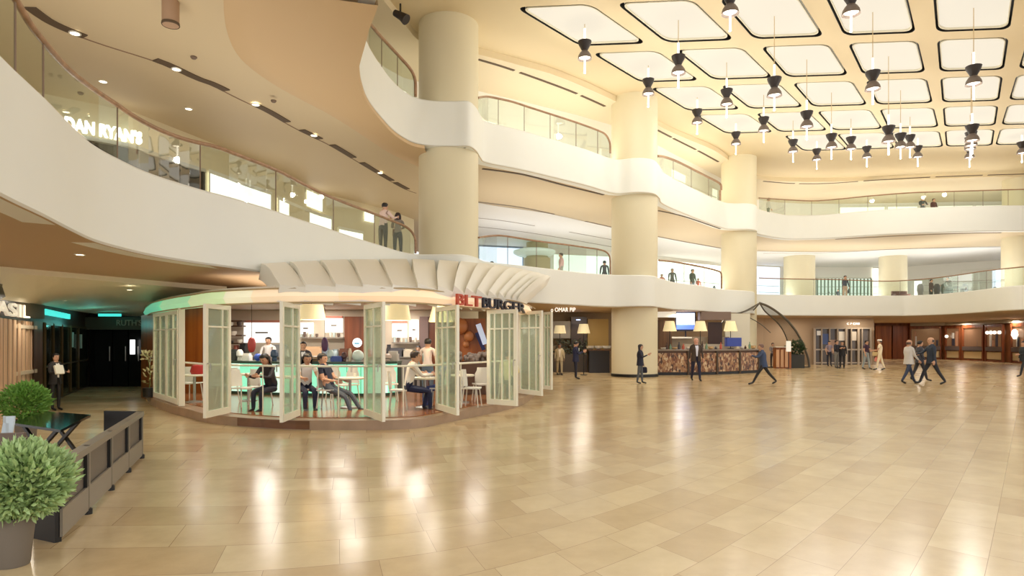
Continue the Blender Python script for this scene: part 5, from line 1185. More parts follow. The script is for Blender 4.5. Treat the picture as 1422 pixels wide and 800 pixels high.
# folding table
tz = .60; A_, B_, C_, D_ = G(16, 587, tz), G(65, 571, tz), G(126, 576, tz), G(84, 597, tz)
t = thing('folding_table', 'black folding table with crossed legs behind the barrier', 'table', tuple((A_+C_)/2-up*tz))
m = MB(); m.slab([A_, B_, C_, D_], .03, n=Vector((0, 0, 1))); m.build('table_top', mat('gloss_black_top', (26, 30, 22), .08), t)
def mix4(u, v): return A_.lerp(B_, v).lerp(D_.lerp(C_, v), u)
for v in (.12, .88):
    for s_ in (0, 1):
        a = mix4(.12 if s_ else .88, v); b = mix4(.88 if s_ else .12, v); b = Vector((b.x, b.y, 0)); off_ = (B_-A_).normalized()*.03*(1 if s_ else -1)
        m = MB(); m.beam(a+off_-up*.03, b+off_, .03, .045); m.build('leg', M_dark, t)
for u in (.15, .85):
    a, b = mix4(u, .1), mix4(u, .9); a.z = b.z = .1; m = MB(); m.beam(a, b, .025, .03); m.build('stretcher', M_dark, t)
# no mats on the table; blue reflections come from its gloss top
# grey armchair at the left edge
t = thing('terrace_armchair', 'grey brown armchair at the left edge beside the black table', 'chair', tuple(W(14, 6.8, 0)))
c = W(9, 6.85, 0); M_ac = mat('armchair_fabric', (116, 100, 90), .7)
m = MB(); m.box(c+up*.33, (.52, .5, .12), .3); m.build('seat', M_ac, t)
m = MB(); m.box(c+up*.46+Vector((.08, -.24, 0)), (.5, .08, .38), .3); m.build('backrest', M_ac, t)
for dx, dy in ((-.22, -.2), (.22, -.2), (-.22, .2), (.22, .2)):
    m = MB(); m.tube([c+Vector((dx, dy, .28)), c+Vector((dx*1.1, dy*1.1, 0))], .02, 8); m.build('leg', M_dark, t)
m = MB(); cc = W(10, 6.98, .41); rows = [[cc+Vector((x*.06, .02*sin(3*x+v), v*.075)) for x in (-1, -.5, 0, .5, 1)] for v in range(6)]
m.shell(rows, (0, .02, 0)); tag(m.build('folded_cloth', mat('white_blue_cloth', (214, 226, 232), .7), None, True), 'white cloth draped over the armchair at the left edge', 'cloth')
# far gallery furniture
m = MB(); c = W(1251, 43.5, Z1T-.12); t = thing('sofa', 'low brown sofa on the far gallery beside the round pier', 'sofa', tuple(c))
m.box(c+up*.22, (1.0, .5, .44)); m.build('seat', mat('brown_sofa', (120, 82, 66), .6), t); m = MB(); m.box(c+up*.5+Vector((0, .2, 0)), (1.0, .14, .3)); m.build('backrest', mat('brown_sofa', (120, 82, 66), .6), t)
c = W(1326, 40.3, Z1T-.12); t = thing('long_bench', 'long dark bench on the far gallery beside the seated person', 'bench', tuple(c))
m = MB(); m.box(c+up*.62, (1.2, .4, .12)); m.build('seat', mat('grey_bench', (120, 116, 106), .6), t)
for dx in (-.5, .5):
    m = MB(); m.box(c+up*.28+Vector((dx, 0, 0)), (.08, .36, .56)); m.build('leg', M_dark, t)
for q, (x, c_) in enumerate(((1278, (150, 150, 150)), (1301, (90, 90, 90)), (1311, (110, 120, 110)), (1340, (100, 100, 104)))):
    c = W(x, 41.5, Z1T-.12); m = MB(); m.lathe([(.14, 0), (.15, .4), (.19, .5), (.18, .8), (.10, .95)], c, 14)
    tag(m.build('gallery_stool', mat('stool_%d' % q, c_, .6), None, True), ['pale grey stool on the far gallery, leftmost of four', 'dark grey stool right of the standing person on the far gallery', 'greenish grey stool in the middle of the far gallery row', 'grey stool furthest right on the far gallery'][q], 'stool', 'stools on the far gallery')
# ================================================================ people
SKIN = (206, 160, 130); SKIN2 = (190, 146, 116)
M_hair = mat('black_hair', (30, 24, 22), .5); M_eye = mat('eye_dark', (30, 22, 20), .3); M_lip = mat('lips', (168, 96, 84), .5)
PEOPLE = []
def Rv(v, a):  # rotate in the sagittal plane: forward +x, a = swing forward from hanging straight down
    return v
def person(nm_label, loc, yaw, h=1.7, top=(40, 44, 60), bottom=(40, 44, 60), shoe=(28, 26, 26), skin=SKIN, hair=(30, 24, 22), pose='stand', lean=0,
           legs=((0, 0), (0, 0)), arms=((5, 15), (5, 15)), sleeve='long', jacket=None, shirt=None, hairlen=0, bald=False, cap=None, head_yaw=0, head_pitch=0, skirt=None, female=False, slim=1.0, group=None, bag=None, spread=(0, 0)):
    """forward = +x, left = +y; legs/arms: (left(hip/shoulder swing, knee/elbow bend)), degrees"""
    k = h/1.75; L = radians(lean)
    J = {}; E = []; names = []
    def add(n, p, r, par=None):
        J[n] = (Vector(p), r); names.append(n)
        if par: E.append((par, n))
    def up(d): return Vector((sin(L)*d, 0, cos(L)*d))
    sit = pose == 'sit'
    pel = Vector((0, 0, .50 if sit else .93))
    if not sit:
        # lower the pelvis for a stride so that the lower foot touches the floor
        ext = []
        for hs, kb in legs: ext.append(.43*cos(radians(hs))+.42*cos(radians(hs-kb))+.08)
        pel.z = max(ext)
    wS = .9 if female else 1.0
    add('pelvis', pel, (.135, .10)); add('waist', pel+up(.16), ((.115 if female else .13), .095), 'pelvis'); add('chest', pel+up(.36), (.155*wS, .11), 'waist')
    add('neckb', pel+up(.50), (.075, .07), 'chest'); add('neck', pel+up(.565), (.05, .05), 'neckb'); hp = pel+up(.66)+Vector((.02, 0, 0))
    for sd, s, (sh, el) in (('L', 1, arms[0]), ('R', -1, arms[1])):
        S = pel+up(.455)+Vector((0, s*.165*wS, 0)); add('sh'+sd, S, (.058*wS, .055), 'neckb')
        a = radians(sh)+0*L; sp = radians(8+spread[0])*s
        d1 = Vector((sin(a)*cos(sp), sin(sp), -cos(a)*cos(sp))); El = S+d1*.27; add('el'+sd, El, (.042*wS, .042), 'sh'+sd)
        a2 = a+radians(el); inn = -s*.25 if el > 40 else 0
        d2 = Vector((sin(a2), inn+sin(sp)*.3, -cos(a2))).normalized(); Wr = El+d2*.235; add('wr'+sd, Wr, (.028, .028), 'el'+sd)
        J['hd'+sd] = (Wr+d2*.08, d2)
    for sd, s, (hs, kb) in (('L', 1, legs[0]), ('R', -1, legs[1])):
        Hj = pel+Vector((0, s*.085, -.03)); add('hip'+sd, Hj, (.088, .088), 'pelvis')
        a = radians(85 if sit else hs) if not (sit and hs) else radians(hs); kk = radians(85 if sit and not kb else kb)
        K_ = Hj+Vector((sin(a), s*.02, -cos(a)))*.43; add('kn'+sd, K_, (.058, .058), 'hip'+sd)
        b_ = a-kk; An = K_+Vector((sin(b_), 0, -cos(b_)))*.40; add('an'+sd, An, (.040, .040), 'kn'+sd)
        ft = An+Vector((.17*cos(min(0, b_)*.6), 0, -.045+.12*sin(max(-1, min(0, b_+.15))*.8))); add('ft'+sd, ft, (.036, .030), 'an'+sd)
    idx = {n: i for i, n in enumerate(names)}
    me = bpy.data.meshes.new('person_rig'); me.from_pydata([tuple(J[n][0]) for n in names], [(idx[a], idx[b]) for a, b in E], [])
    o = bpy.data.objects.new('person_rig', me); COL.objects.link(o)
    o.modifiers.new('Skin', 'SKIN'); sv = me.skin_vertices[0].data
    for n in names: sv[idx[n]].radius = J[n][1]
    sv[0].use_root = True
    sb = o.modifiers.new('Sub', 'SUBSURF'); sb.levels = 1; sb.render_levels = 1
    if jacket: top = jacket
    PEOPLE.append(dict(o=o, J=J, hp=hp, label=nm_label, loc=Vector(loc), yaw=yaw, k=k, top=top, bottom=bottom, shoe=shoe, skin=skin, hair=hair, sleeve=sleeve, jacket=jacket, shirt=shirt,
                       hairlen=hairlen, bald=bald, cap=cap, hy=radians(head_yaw), hpch=radians(head_pitch), skirt=skirt, slim=slim, group=group, bag=bag, L=L, E=E, pel=pel, sit=sit, female=female))
def cmat(c, r=.7): return mat('cloth_%d_%d_%d' % c, c, r)
def finish_people():
    bpy.context.view_layer.update(); dg = bpy.context.evaluated_depsgraph_get()
    evs = [bpy.data.meshes.new_from_object(d['o'].evaluated_get(dg)) for d in PEOPLE]
    for d, em in zip(PEOPLE, evs):
        bpy.data.objects.remove(d['o'])
        k = d['k']; R = Matrix.Rotation(d['yaw'], 4, 'Z'); T = Matrix.Translation(d['loc'])
        Mx = T @ R @ Matrix.Diagonal((k*1.1, k*1.14*d['slim'], k, 1))
        t = thing('person', d['label'], 'person', tuple(d['loc']), d['group'])
        J = d['J']; segs = []
        for a, b in d['E']:
            kind = 1
            if a.startswith(('hip', 'kn')) or b.startswith('hip'): kind = 2
            if b.startswith('ft'): kind = 3
            if b.startswith('wr'): kind = 1 if d['sleeve'] == 'long' else 0
            if b == 'neck': kind = 0
            if a == 'pelvis' and b == 'waist': kind = 4
            segs.append((J[a][0], J[b][0], kind, b))
        body = MB()
        vs = [v.co.copy() for v in em.vertices]; fs = [tuple(p.vertices) for p in em.polygons]
        body.add(vs, fs)
        mi = []
        for f in fs:
            c = sum((vs[i] for i in f), Vector())/len(f); best = None
            for a, b, kd, nb in segs:
                ab = b-a; u = max(0, min(1, (c-a).dot(ab)/max(ab.length_squared, 1e-9))); ds = (a+ab*u-c).length
                if best is None or ds < best[0]: best = (ds, kd, u, nb)
            kd = best[1]
            if kd == 4: kd = 2 if best[2] < .25 else 1
            if best[3].startswith('el') and d['sleeve'] == 'short' and best[2] > .6: kd = 0
            if best[3].startswith('wr') and best[2] > .93: kd = 0
            if d['skirt'] and best[3].startswith(('an',)): kd = 0
            if best[3].startswith('an') and best[2] > .9: kd = 3
            mi.append(kd)
        body.m = list(mi)
        # head, ears, nose, eyes, mouth
        hp = d['hp']; HR = Matrix.Translation(hp) @ Matrix.Rotation(d['hy'], 4, 'Z') @ Matrix.Rotation(d['hpch'], 4, 'Y')
        def part(fn, idx_):
            q = MB(); fn(q); n0 = len(body.v); body.v += [HR @ v for v in q.v]; body.f += [tuple(i+n0 for i in f) for f in q.f]; body.m += [idx_]*len(q.f)
        prof = [(.018, -.125), (.045, -.118), (.062, -.09), (.071, -.05), (.078, 0), (.079, .04), (.068, .08), (.045, .105), (.004, .117)]
        part(lambda q: q.lathe(prof, (0, 0, 0), 18, True, 1.18, .95), 0)
        part(lambda q: q.tube([(.0, 0, -.16), (0, 0, -.07)], .05, 10), 0)
        part(lambda q: q.lathe([(.006, .035), (.012, .0), (.017, -.018), (.004, -.024)], (.092, 0, -.005), 8), 0)
        for s in (-1, 1):
            part(lambda q: q.sphere((.084, s*.03, .012), .0105, 8, 5), 4)
            part(lambda q: q.sphere((-.002, s*.077, -.005), .024, 8, 6, .6, .35, 1.1), 0)
        part(lambda q: q.sphere((.079, 0, -.062), .018, 8, 5, .5, 1.2, .35), 5)
        # hands: palm, four fingers, thumb
        for sd, s in (('L', 1), ('R', -1)):
            pos, dr = J['hd'+sd]; wr = J['wr'+sd][0]; side = Vector((0, 1, 0))*s; fw = dr.cross(side); fw = fw.normalized() if fw.length > .1 else Vector((1, 0, 0))
            q = MB()
            q.lathe([(.02, 0), (.032, .03), (.038, .07), (.034, .09)], (0, 0, 0), 8, True, .45, 1.0)
            zax = dr.normalized(); yax = fw; xax = yax.cross(zax).normalized(); yax = zax.cross(xax)
            MM = Matrix((xax, yax, zax)).transposed()
            q.v = [MM @ v+wr for v in q.v]
            for fi, (oy, ln) in enumerate(((-.026, .062), (-.009, .074), (.009, .070), (.026, .055))):
                curl = xax*(-s)*.0
                b0 = wr+zax*.085+yax*oy; pal = -side*.6
                q.tube([b0, b0+zax*ln*.45+pal*.008, b0+zax*ln*.8+pal*.024, b0+zax*ln+pal*.036], [.009, .0085, .0078, .006], 6)
            b0 = wr+zax*.03+yax*.03; q.tube([b0, b0+zax*.03+yax*.022, b0+zax*.055+yax*.028-side*.012], [.011, .010, .008], 6)
            n0 = len(body.v); body.v += q.v; body.f += [tuple(i+n0 for i in f) for f in q.f]; body.m += [0]*len(q.f)
        body.v = [Mx @ v for v in body.v]
        o = body.build('body', [cmat(d['skin'], .55), cmat(d['top']), cmat(d['bottom']), cmat(d['shoe'], .4), M_eye, M_lip], t, True)
        # hair
        if not d['bald']:
            q = MB(); seg = 18; rows = []
            for r_, z in ((.079, -.03), (.086, .0), (.088, .04), (.078, .085), (.052, .115), (.004, .128)):
                row = []
                for s_ in range(seg+1):
                    th = 2*pi*s_/seg; fx = cos(th); zz = z
                    if fx > .25 and z < .06: zz = .062+z*.1
                    row.append(HR @ Vector((r_*1.18*fx-.008, r_*.98*sin(th), zz)))
                rows.append(row)
            q.grid(rows)
            if d['hairlen']:
                Ln = d['hairlen']; rr = []
                for i in range(7):
                    u = i/6; rr.append([HR @ Vector((-.02-.075*cos(a)*(1-.25*u), (.088+.01*sin(3*u))*sin(a), .03-(Ln+.03)*u)) for a in [radians(x) for x in range(-105, 106, 21)]])
                q.shell(rr, lambda p: (p-hp).normalized()*.012)
            q.v = [Mx @ v for v in q.v]; q.build('hair', cmat(d['hair'], .5), t, True)
        else:
            q = MB(); rr = []
            for z in (-.05, -.01, .03): rr.append([HR @ Vector((-.095*cos(a), .083*sin(a), z)) for a in [radians(x) for x in range(-80, 81, 20)]])
            q.shell(rr, lambda p: (p-hp).normalized()*.008); q.v = [Mx @ v for v in q.v]; q.build('hair', cmat(d['hair'], .5), t, True)
        if d['cap']:
            q = MB(); q.lathe([(.09, .045), (.10, .06), (.098, .11), (.07, .135), (.003, .14)], (0, 0, 0), 18, True, 1.1, 1.0); q.v = [Mx @ (HR @ v) for v in q.v]; q.build('cap', cmat(d['cap']), t, True)
        Lr = Matrix.Translation(d['pel']) @ Matrix.Rotation(d['L'], 4, 'Y')
        if d['jacket']:
            q = MB(); bot = -.14 if not d['sit'] else .0; rows = []
            for z, rx, ry in ((bot, .145, .185), (.02, .13, .165), (.16, .12, .15), (.30, .135, .18), (.42, .12, .175), (.47, .085, .12), (.505, .06, .07)):
                row = []
                for i in range(23):
                    a = radians(14+332*i/22) if d['shirt'] else radians(4+352*i/22)
                    row.append(Lr @ Vector((rx*cos(a), ry*sin(a)*(.9 if d['female'] else 1), z)))
                rows.append(row)
            q.shell(rows, lambda p: Vector((0, 0, 0))+Vector((d['pel'].x-p.x, -p.y, 0)).normalized()*.012)
            q.v = [Mx @ v for v in q.v]; q.build('jacket', cmat(d['jacket']), t, True)
            if d['shirt']:
                q = MB(); rr = [[Lr @ Vector((x, y*w_, z)) for y in (-1, -.5, 0, .5, 1)] for z, x, w_ in ((.06, .135, .02), (.2, .128, .03), (.35, .142, .045), (.44, .118, .055), (.50, .07, .04))]
                q.shell(rr, (-.02, 0, 0)); q.v = [Mx @ v for v in q.v]; q.build('shirt_front', cmat(d['shirt']), t, True)
        if d['skirt']:
            q = MB(); prof_ = [(.12, .10), (.16, 0), (.175, -.12), (.18, -.45)]
            rr = [[d['pel']+Vector((r_*.85*cos(2*pi*i/20), r_*sin(2*pi*i/20), z)) for i in range(21)] for r_, z in prof_]
            q.grid(rr); q.v = [Mx @ v for v in q.v]; q.build('skirt', cmat(d['skirt']), t, True)
        if d['bag']:
            bc, side, blab = d['bag']; hand = J['hdL' if side > 0 else 'hdR'][0]
            c = Mx @ (hand+Vector((0, 0, -.22))); hd = Mx @ hand; tb_ = thing('handbag', blab, 'bag', tuple(c))
            ca, sa = cos(d['yaw']), sin(d['yaw']); ex = Vector((ca, sa, 0)); ey = Vector((-sa, ca, 0)); q = MB(); w1, w2, h_ = .15, .05, .11
            rr = []
            for z, sc in ((-h_, .85), (-h_*.7, 1), (h_*.6, .95), (h_, .8)):
                rr.append([c+ex*(w1*sc*max(-1, min(1, 1.4*cos(a))))+ey*(w2*sc*max(-1, min(1, 1.4*sin(a))))+Vector((0, 0, z)) for a in [2*pi*i/16 for i in range(17)]])
            q.grid(rr); q.add(rr[0][:-1], [tuple(range(16))]); q.add(rr[-1][:-1], [tuple(range(16))]); q.build('bag_body', cmat(bc), tb_, True)
            q = MB(); q.tube(cr([c+ex*.08+Vector((0, 0, h_)), hd+ex*.03+Vector((0, 0, -.02)), hd-ex*.03+Vector((0, 0, -.02)), c-ex*.08+Vector((0, 0, h_))], 3), .006, 6); q.build('bag_strap', cmat(bc), tb_, True)
WALK = ((24, 6), (-22, 8)); WALKB = ((-22, 8), (24, 6))
def fl(x, y): return G(x, y, 0.0)
N_ = (34, 36, 48)
# hall floor
person('man in a dark suit holding white papers beside the dark glass doors', fl(77, 570), radians(-25), 1.34, (44, 42, 42), (40, 38, 38), jacket=(42, 40, 40), shirt=(225, 222, 215), arms=((20, 75), (15, 85)), slim=.85)
person('man in a navy suit looking at his phone between cafe and second column', fl(799.5, 526.5), radians(0), 1.60, (30, 34, 62), (28, 30, 50), jacket=(32, 36, 66), shirt=None, arms=((30, 90), (20, 95)), head_pitch=20)
person('blurred man in a beige suit walking behind the cafe doors', fl(777, 521), radians(-90), 1.50, (186, 168, 132), (176, 158, 124), jacket=(190, 172, 136), shirt=(230, 215, 190), legs=((14, 6), (-14, 8)), arms=((12, 10), (-12, 15)), skin=(150, 110, 84))
person('long haired woman in dark clothes standing before the white base of the second column', fl(889, 533), radians(-20), 1.50, (40, 42, 60), (92, 96, 100), jacket=(34, 38, 58), hairlen=.36, hair=(48, 48, 54), arms=((4, 8), (25, 95)), female=True, bag=((26, 28, 52), 1, 'dark navy bag carried by the long haired woman near the column'), legs=((6, 3), (-6, 3)))
person('bald man in a brown jacket and jeans walking toward the camera before the mosaic bar', fl(966.5, 529), radians(-90), 1.76, (226, 228, 240), (32, 32, 60), jacket=(70, 56, 46), shirt=(226, 228, 244), bald=True, hair=(150, 130, 110), legs=((12, 4), (-10, 14)), arms=((8, 12), (-8, 12)), skin=(224, 172, 150))
person('man in a blue grey jacket striding left past the end of the mosaic bar', fl(1060, 534), radians(170), 1.60, (70, 92, 132), (38, 36, 36), jacket=(62, 78, 110), legs=((30, 6), (-30, 10)), arms=((40, 70), (35, 80)), lean=6, hair=(120, 90, 80))
person('man in a grey purple shirt standing left in the group of three', fl(1151.5, 508.5), radians(-90), 1.60, (148, 136, 150), (34, 36, 48), arms=((0, 30), (0, 30)), sleeve='short')
person('man in a black top and grey trousers in the middle of the group of three', fl(1161.5, 511.5), radians(-60), 1.66, (42, 42, 52), (122, 118, 112), arms=((20, 90), (20, 90)))
person('man in black standing right in the group of three', fl(1169.5, 511.5), radians(-120), 1.60, (36, 34, 36), (32, 30, 30), jacket=(38, 36, 38), arms=((0, 10), (0, 10)))
person('blurred person in a dark vest and light jeans near the glazed entrance', fl(1203, 513), radians(-60), 1.66, (66, 42, 62), (160, 170, 172), arms=((20, 70), (0, 20)), sleeve='short', bag=((224, 200, 150), 1, 'beige bag held by the blurred person near the glazed entrance'), legs=((10, 4), (-8, 6)))
person('woman in a cream uniform with a white headpiece walking near the timber wall', fl(1222, 514), radians(150), 1.70, (244, 228, 196), (240, 224, 190), arms=((20, 60), (0, 20)), sleeve='short', cap=(255, 246, 236), female=True, legs=((12, 4), (-12, 6)), bag=((226, 140, 128), -1, 'pink bag hanging from the hand of the woman in cream'))
person('man in a white shirt and jeans, left of the three men walking together', fl(1262, 532.5), radians(10), 1.72, (222, 226, 232), (48, 58, 82), legs=WALK, arms=((30, 60), (10, 30)), bald=True, hair=(90, 70, 60), jacket=(206, 202, 198))
person('man in a dark open suit, middle of the three men walking together', fl(1277, 529), radians(-10), 1.66, (60, 62, 72), (42, 42, 50), jacket=(58, 60, 72), shirt=(200, 204, 214), legs=((-16, 6), (18, 6)), arms=((10, 20), (0, 25)))
person('tall man in a dark suit seen from behind, right of the three walking together', fl(1293.5, 533.5), radians(165), 1.82, (40, 48, 62), (34, 36, 46), jacket=(40, 50, 66), legs=WALKB, arms=((-5, 10), (40, 30)), bald=True, hair=(70, 60, 56))
person('dark dressed person cut off by the right edge of the photo', fl(1422, 523), radians(180), 1.64, (34, 40, 46), (40, 42, 44), legs=((20, 8), (-18, 8)), arms=((20, 60), (0, 10)), jacket=(36, 42, 48))
person('person in grey sitting at the back of the mesh tent beside the wooden cabinet', W(1073, 38.4, 0), radians(-90), 1.5, (150, 140, 140), (60, 56, 58), arms=((30, 70), (30, 70)))
# lower gallery
gz = Z1T-.12
def gal(x, D, z=gz): return W(x, D, z)
person('woman in a pale pink top and black trousers leaning on the left gallery handrail', gal(532, 20.15), radians(60), 1.66, (232, 206, 196), (40, 46, 58), hair=(30, 24, 24), arms=((50, 60), (50, 60)), lean=6, female=True)
person('woman with a patterned top and shoulder bag beside the woman in pale pink', gal(552.5, 21.5), radians(100), 1.6, (140, 132, 124), (48, 62, 78), hairlen=.2, hair=(52, 34, 34), arms=((45, 60), (40, 60)), female=True, bag=((120, 84, 80), 1, 'brown shoulder bag of the woman in a patterned top'))
person('person whose black hair shows just above the parapet right of the first column', gal(683.5, 35.1), radians(200), 1.65, (90, 100, 130), (50, 50, 60))
person('person in a pink top walking behind the balustrade between the columns', gal(779.5, 31.7), radians(180), 1.65, (210, 170, 170), (150, 150, 140), legs=((12, 5), (-10, 6)))
person('dark dressed person behind the balustrade just left of the second column', gal(839.5, 34.8), radians(90), 1.65, (70, 72, 70), (60, 62, 60))
person('person in black standing tallest behind the balustrade right of the second column', gal(933.5, 38.6), radians(-90), 1.65, (74, 80, 78), (60, 64, 62))
person('small seated figure in red just right of the second column on the gallery', gal(919, 38.5), radians(-90), 1.3, (206, 116, 90), (90, 60, 60))
person('person in grey green standing second on the gallery between second and third column', gal(961.5, 39.0), radians(-60), 1.65, (82, 92, 84), (66, 72, 68))
person('child in a red top beside the person in grey green on the gallery', gal(969.5, 39.1), radians(-90), 1.1, (214, 110, 90), (120, 70, 60))
person('person in a dark top and beige trousers on the far lower gallery', gal(1173.5, 42.8), radians(-80), 1.65, (60, 60, 70), (206, 176, 150))
person('small child in dark clothes beside the person in beige trousers', gal(1163.5, 44.5), radians(-80), .85, (50, 54, 52), (50, 54, 52))
person('person in black standing left of the stools on the far lower gallery', gal(1293, 45.0), radians(-60), 1.62, (90, 76, 70), (60, 66, 64))
person('person in grey leaning over the long bench on the far lower gallery', gal(1320, 43.4), radians(190), 1.65, (110, 104, 92), (90, 92, 84), lean=18, arms=((40, 30), (40, 30)))
# upper gallery
person('person in a white shirt and grey trousers walking on the upper gallery', W(1067, 42.2, Z2T-.12), radians(0), 1.62, (226, 224, 216), (110, 120, 108), legs=((18, 8), (-16, 8)))
person('person in dark grey leaning at the far upper gallery, left of two', W(1281, 42.2, Z2T-.12), radians(-100), 1.65, (86, 92, 92), (84, 88, 86), arms=((30, 50), (30, 50)))
person('person in dark red at the far upper gallery, right of two', W(1296.5, 42.4, Z2T-.12), radians(-80), 1.6, (92, 58, 54), (96, 60, 56))
# cafe
cz = PZ+.004
person('dark haired woman sitting in black with her head bowed, left of the narrow door leaf', W(378, 13.5, cz-.01), radians(-110), 1.62, (46, 42, 46), (38, 42, 58), pose='sit', lean=18, arms=((40, 60), (35, 70)), hairlen=.2, female=True, sleeve='long', head_pitch=25)
person('person with long dark hair and bare arms sitting just right of the narrow door leaf', W(424, 13.6, cz-.01), radians(-60), 1.62, (230, 226, 220), (36, 40, 64), pose='sit', lean=14, arms=((40, 40), (40, 45)), hairlen=.26, female=True, sleeve='short', head_pitch=18)
person('man in a navy polo shirt and jeans sitting and reading in the cafe', W(458, 13.4, cz-.01), radians(-12), 1.62, (34, 38, 58), (84, 90, 98), pose='sit', lean=-16, arms=((25, 55), (20, 60)), sleeve='short', legs=((75, 45), (68, 50)))
person('man in a white shirt and navy trousers sitting with his back partly turned', W(566, 13.3, cz-.01), radians(20), 1.68, (234, 226, 214), (30, 38, 72), pose='sit', lean=12, arms=((35, 60), (35, 65)), sleeve='long', legs=((82, 95), (80, 80)), hair=(52, 34, 28))
person('person in a white shirt standing with back turned behind the seated man', W(594, 15.2, cz), radians(80), 1.5, (232, 216, 204), (84, 100, 116), arms=((10, 40), (10, 50)), sleeve='short')
person('diner with blue trousers hidden behind the narrow door leaf on the right', W(618, 14.0, cz-.01), radians(200), 1.6, (70, 96, 160), (60, 80, 140), pose='sit', arms=((40, 60), (40, 60)))
person('diner in a pale yellow shirt sitting behind the four paned door leaf', W(706, 15.6, cz-.01), radians(80), 1.62, (230, 222, 168), (84, 88, 78), pose='sit', arms=((30, 50), (30, 50)))
person('staff member in a black vest standing at the glowing counter', W(421, 15.9, cz), radians(-70), 1.42, (44, 44, 50), (40, 40, 44), arms=((20, 60), (20, 60)), shirt=(230, 230, 228), jacket=(50, 48, 54))
person('barista with white top behind the glowing counter near the widest menu board', W(373, 18.3, cz), radians(-90), 1.55, (216, 206, 200), (60, 60, 60), arms=((20, 60), (20, 60)))
person('barista in grey behind the right end of the glowing counter', W(581, 18.0, cz), radians(-100), 1.30, (150, 170, 160), (60, 60, 60))
finish_people()
c = P(82, 513.5, 14.45); m = MB(); R3 = Matrix.Rotation(radians(-25), 3, 'Z') @ Matrix.Rotation(radians(-20), 3, 'Y')
m.box(c, (.05, .18, .2), M=R3); tag(m.build('paper_stack', M_white), 'white papers held by the man in the dark suit', 'papers')
m = MB(); m.box(W(460, 13.4, 1.02)+Vector((.42, -.02, 0)), (.03, .2, .14), .3); tag(m.build('newspaper', mat('newsprint', (206, 204, 196), .8)), 'folded newspaper held by the man reading in the cafe', 'newspaper')
m = MB(); m.box(P(804, 485.5, 26.8), (.02, .07, .13)); tag(m.build('phone', M_white), 'pale phone in the hands of the man in the navy suit', 'phone')
# ---------------------------------------------------------------- light, camera
def area(loc, size, power, col=(1, .9, .74), rot=(0, 0, 0), sy=None, name='ceiling_lamp'):
    l = bpy.data.lights.new(name, 'AREA'); l.energy = power; l.color = col; l.shape = 'RECTANGLE'; l.size = size; l.size_y = sy or size
    o = bpy.data.objects.new(name, l); COL.objects.link(o); o.location = loc; o.rotation_euler = rot; return o
def point(loc, power, col=(1, .88, .7), r=0.06, name='lamp_light'):
    l = bpy.data.lights.new(name, 'POINT'); l.energy = power; l.color = col; l.shadow_soft_size = r
    o = bpy.data.objects.new(name, l); COL.objects.link(o); o.location = loc; return o
w = bpy.data.worlds.new('atrium_fill'); scene.world = w; w.use_nodes = True  # even fill entering by the open back of the hall, not daylight
bg = w.node_tree.nodes['Background']; bg.inputs[0].default_value = (.985, .99, 1.0, 1); bg.inputs[1].default_value = 1.45
WM = (1, .96, .88)
for i, j, r in LAMPS:
    c, u, v = coffer_centre(i, j); point((c.x, c.y, EYE+(ZC-EYE)*r-0.85), 80, WM, 0.12)
def fill_row(tab, xs, z, power, k=1.6, sz=.5, col=WM):
    """added unseen fill lights facing up from the gallery floors behind the parapets"""
    for xa, xb in zip(xs, xs[1:]):
        a = at_px(tab, xa, k); b = at_px(tab, xb, k); d = b-a; c = (a+b)/2
        area((c.x, c.y, z), d.length*.85, power*d.length, col, (pi, 0, atan2(d.y, d.x)), sz, 'gallery_fill')  # hidden fill, added to brighten the soffits and gallery walls
fill_row(L1T, [0, 63, 165, 278, 376, 490], Z1T, 11, 2.0)
fill_row(L1T, [664, 728, 790, 850], Z1T, 18, 4.0); fill_row(L1T, [912, 950, 1000], Z1T, 16, 4.0); fill_row(L1T, [1054, 1140, 1230, 1330, 1422], Z1T, 24, 4.0, col=(.97, .98, 1))
fill_row([q for q in L2B[5:]], [576, 664, 728, 790, 850], Z2T, 9, 1.2); fill_row(L2B[5:], [905, 950, 1000], Z2T, 9, 1.2); fill_row(L2B[5:], [1054, 1140, 1230, 1330, 1422], Z2T, 12, 3.0)
fill_row(L2B[5:], [1054, 1140, 1230, 1330, 1422], Z2T, 12, 7.0, col=(1, .98, .92)); fill_row(L2B[5:], [664, 728, 790, 850], Z2T, 6, 3.5); fill_row(L2B[5:], [912, 950, 1000], Z2T, 7, 4.0)
fill_row(L1T, [664, 728, 790, 850], Z1T, 16, 11.0, col=(.95, .97, 1)); fill_row(L1T, [912, 950, 1000], Z1T, 15, 10.0, col=(.97, .98, 1)); fill_row(L1T, [1054, 1140, 1230, 1330, 1422], Z1T, 22, 9.0, col=(.96, .98, 1))
def panel(x, y, z, p, col=(1, .94, .84), s=.5): area((x, y, z), s, p*.62, col, (0, 0, 0), s, 'ceiling_fill')  # added fill lights that brighten the spaces below the low ceilings
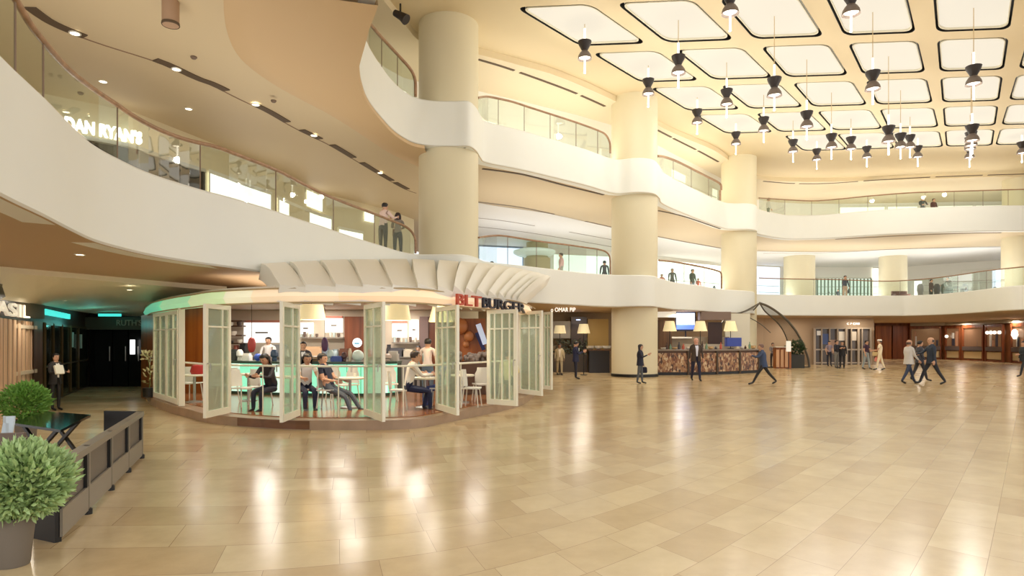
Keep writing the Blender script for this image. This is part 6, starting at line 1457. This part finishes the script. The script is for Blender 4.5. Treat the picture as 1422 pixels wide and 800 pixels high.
for x, y, z, p in ((-6.6, 14.6, 2.52, 34), (-5.0, 13.6, 2.52, 34), (-3.2, 13.2, 2.52, 34), (-1.6, 13.8, 2.52, 34), (-.9, 16.0, 2.52, 34), (-6.6, 17.4, 2.52, 60), (-4.6, 17.6, 2.52, 60), (-2.6, 17.6, 2.52, 60), (-8.0, 16.6, 2.52, 24), (-5.6, 19.0, 2.52, 30), (-3.4, 19.0, 2.52, 30)): panel(x, y, z, p)
for x, y, z, p in ((-8.6, 11.5, 2.72, 30), (-10.0, 14.0, 2.5, 36), (-11.6, 19.0, 2.42, 8), (-9.5, 18.5, 2.5, 14), (-7.5, 9.5, 2.95, 40)): panel(x, y, z, p, (1, .88, .72), .3)
area((-4, 15.5, 2.68), 5, 70, (1, .9, .76), (pi, 0, 0), 3, 'roof_fill')  # added fill that brightens the soffit over the cafe roof
point((-12.6, 19.5, 2.1), 5, (.2, .95, .85), .1)
for x, y, z, p in ((2.8, 27.9, 2.95, 60), (3.6, 31.5, 2.95, 70), (1.5, 26, 2.95, 50), (8.5, 33.2, 2.95, 60), (11.0, 35.2, 2.95, 60), (14.6, 40.4, 2.95, 60), (18.5, 42.0, 3.05, 60), (23, 42.4, 3.05, 70), (29, 46, 3.0, 90), (36, 52, 3.0, 120), (30, 53, 3.0, 120), (35.5, 46, 3.0, 90)): panel(x, y, z, p, (1, .9, .76), .5)
for o in list(bpy.data.objects):
    if o.name.startswith('shaded_lamp') and o.type == 'EMPTY':
        sh = [c for c in o.children if c.name.startswith('lamp_shade')][0]; v = sh.matrix_world @ Vector(sh.bound_box[0]); 
        zc = sum(q[2] for q in sh.bound_box)/8+o.location.z; point((o.location.x, o.location.y, zc-.02), 14, (1, .88, .66), .05)
cam = bpy.data.cameras.new('camera'); co = bpy.data.objects.new('camera', cam); COL.objects.link(co)
co.location = (0, 0, EYE); co.rotation_euler = (pi/2, 0, 0); cam.sensor_width = 36; cam.lens = 36*F/1422; cam.shift_y = (HY-400)/1422
cam.clip_end = 300; scene.camera = co
scene.view_settings.view_transform = 'Standard'; scene.view_settings.look = 'None'; scene.view_settings.gamma = 1; scene.view_settings.use_curve_mapping = False
scene.view_settings.exposure = -0.06
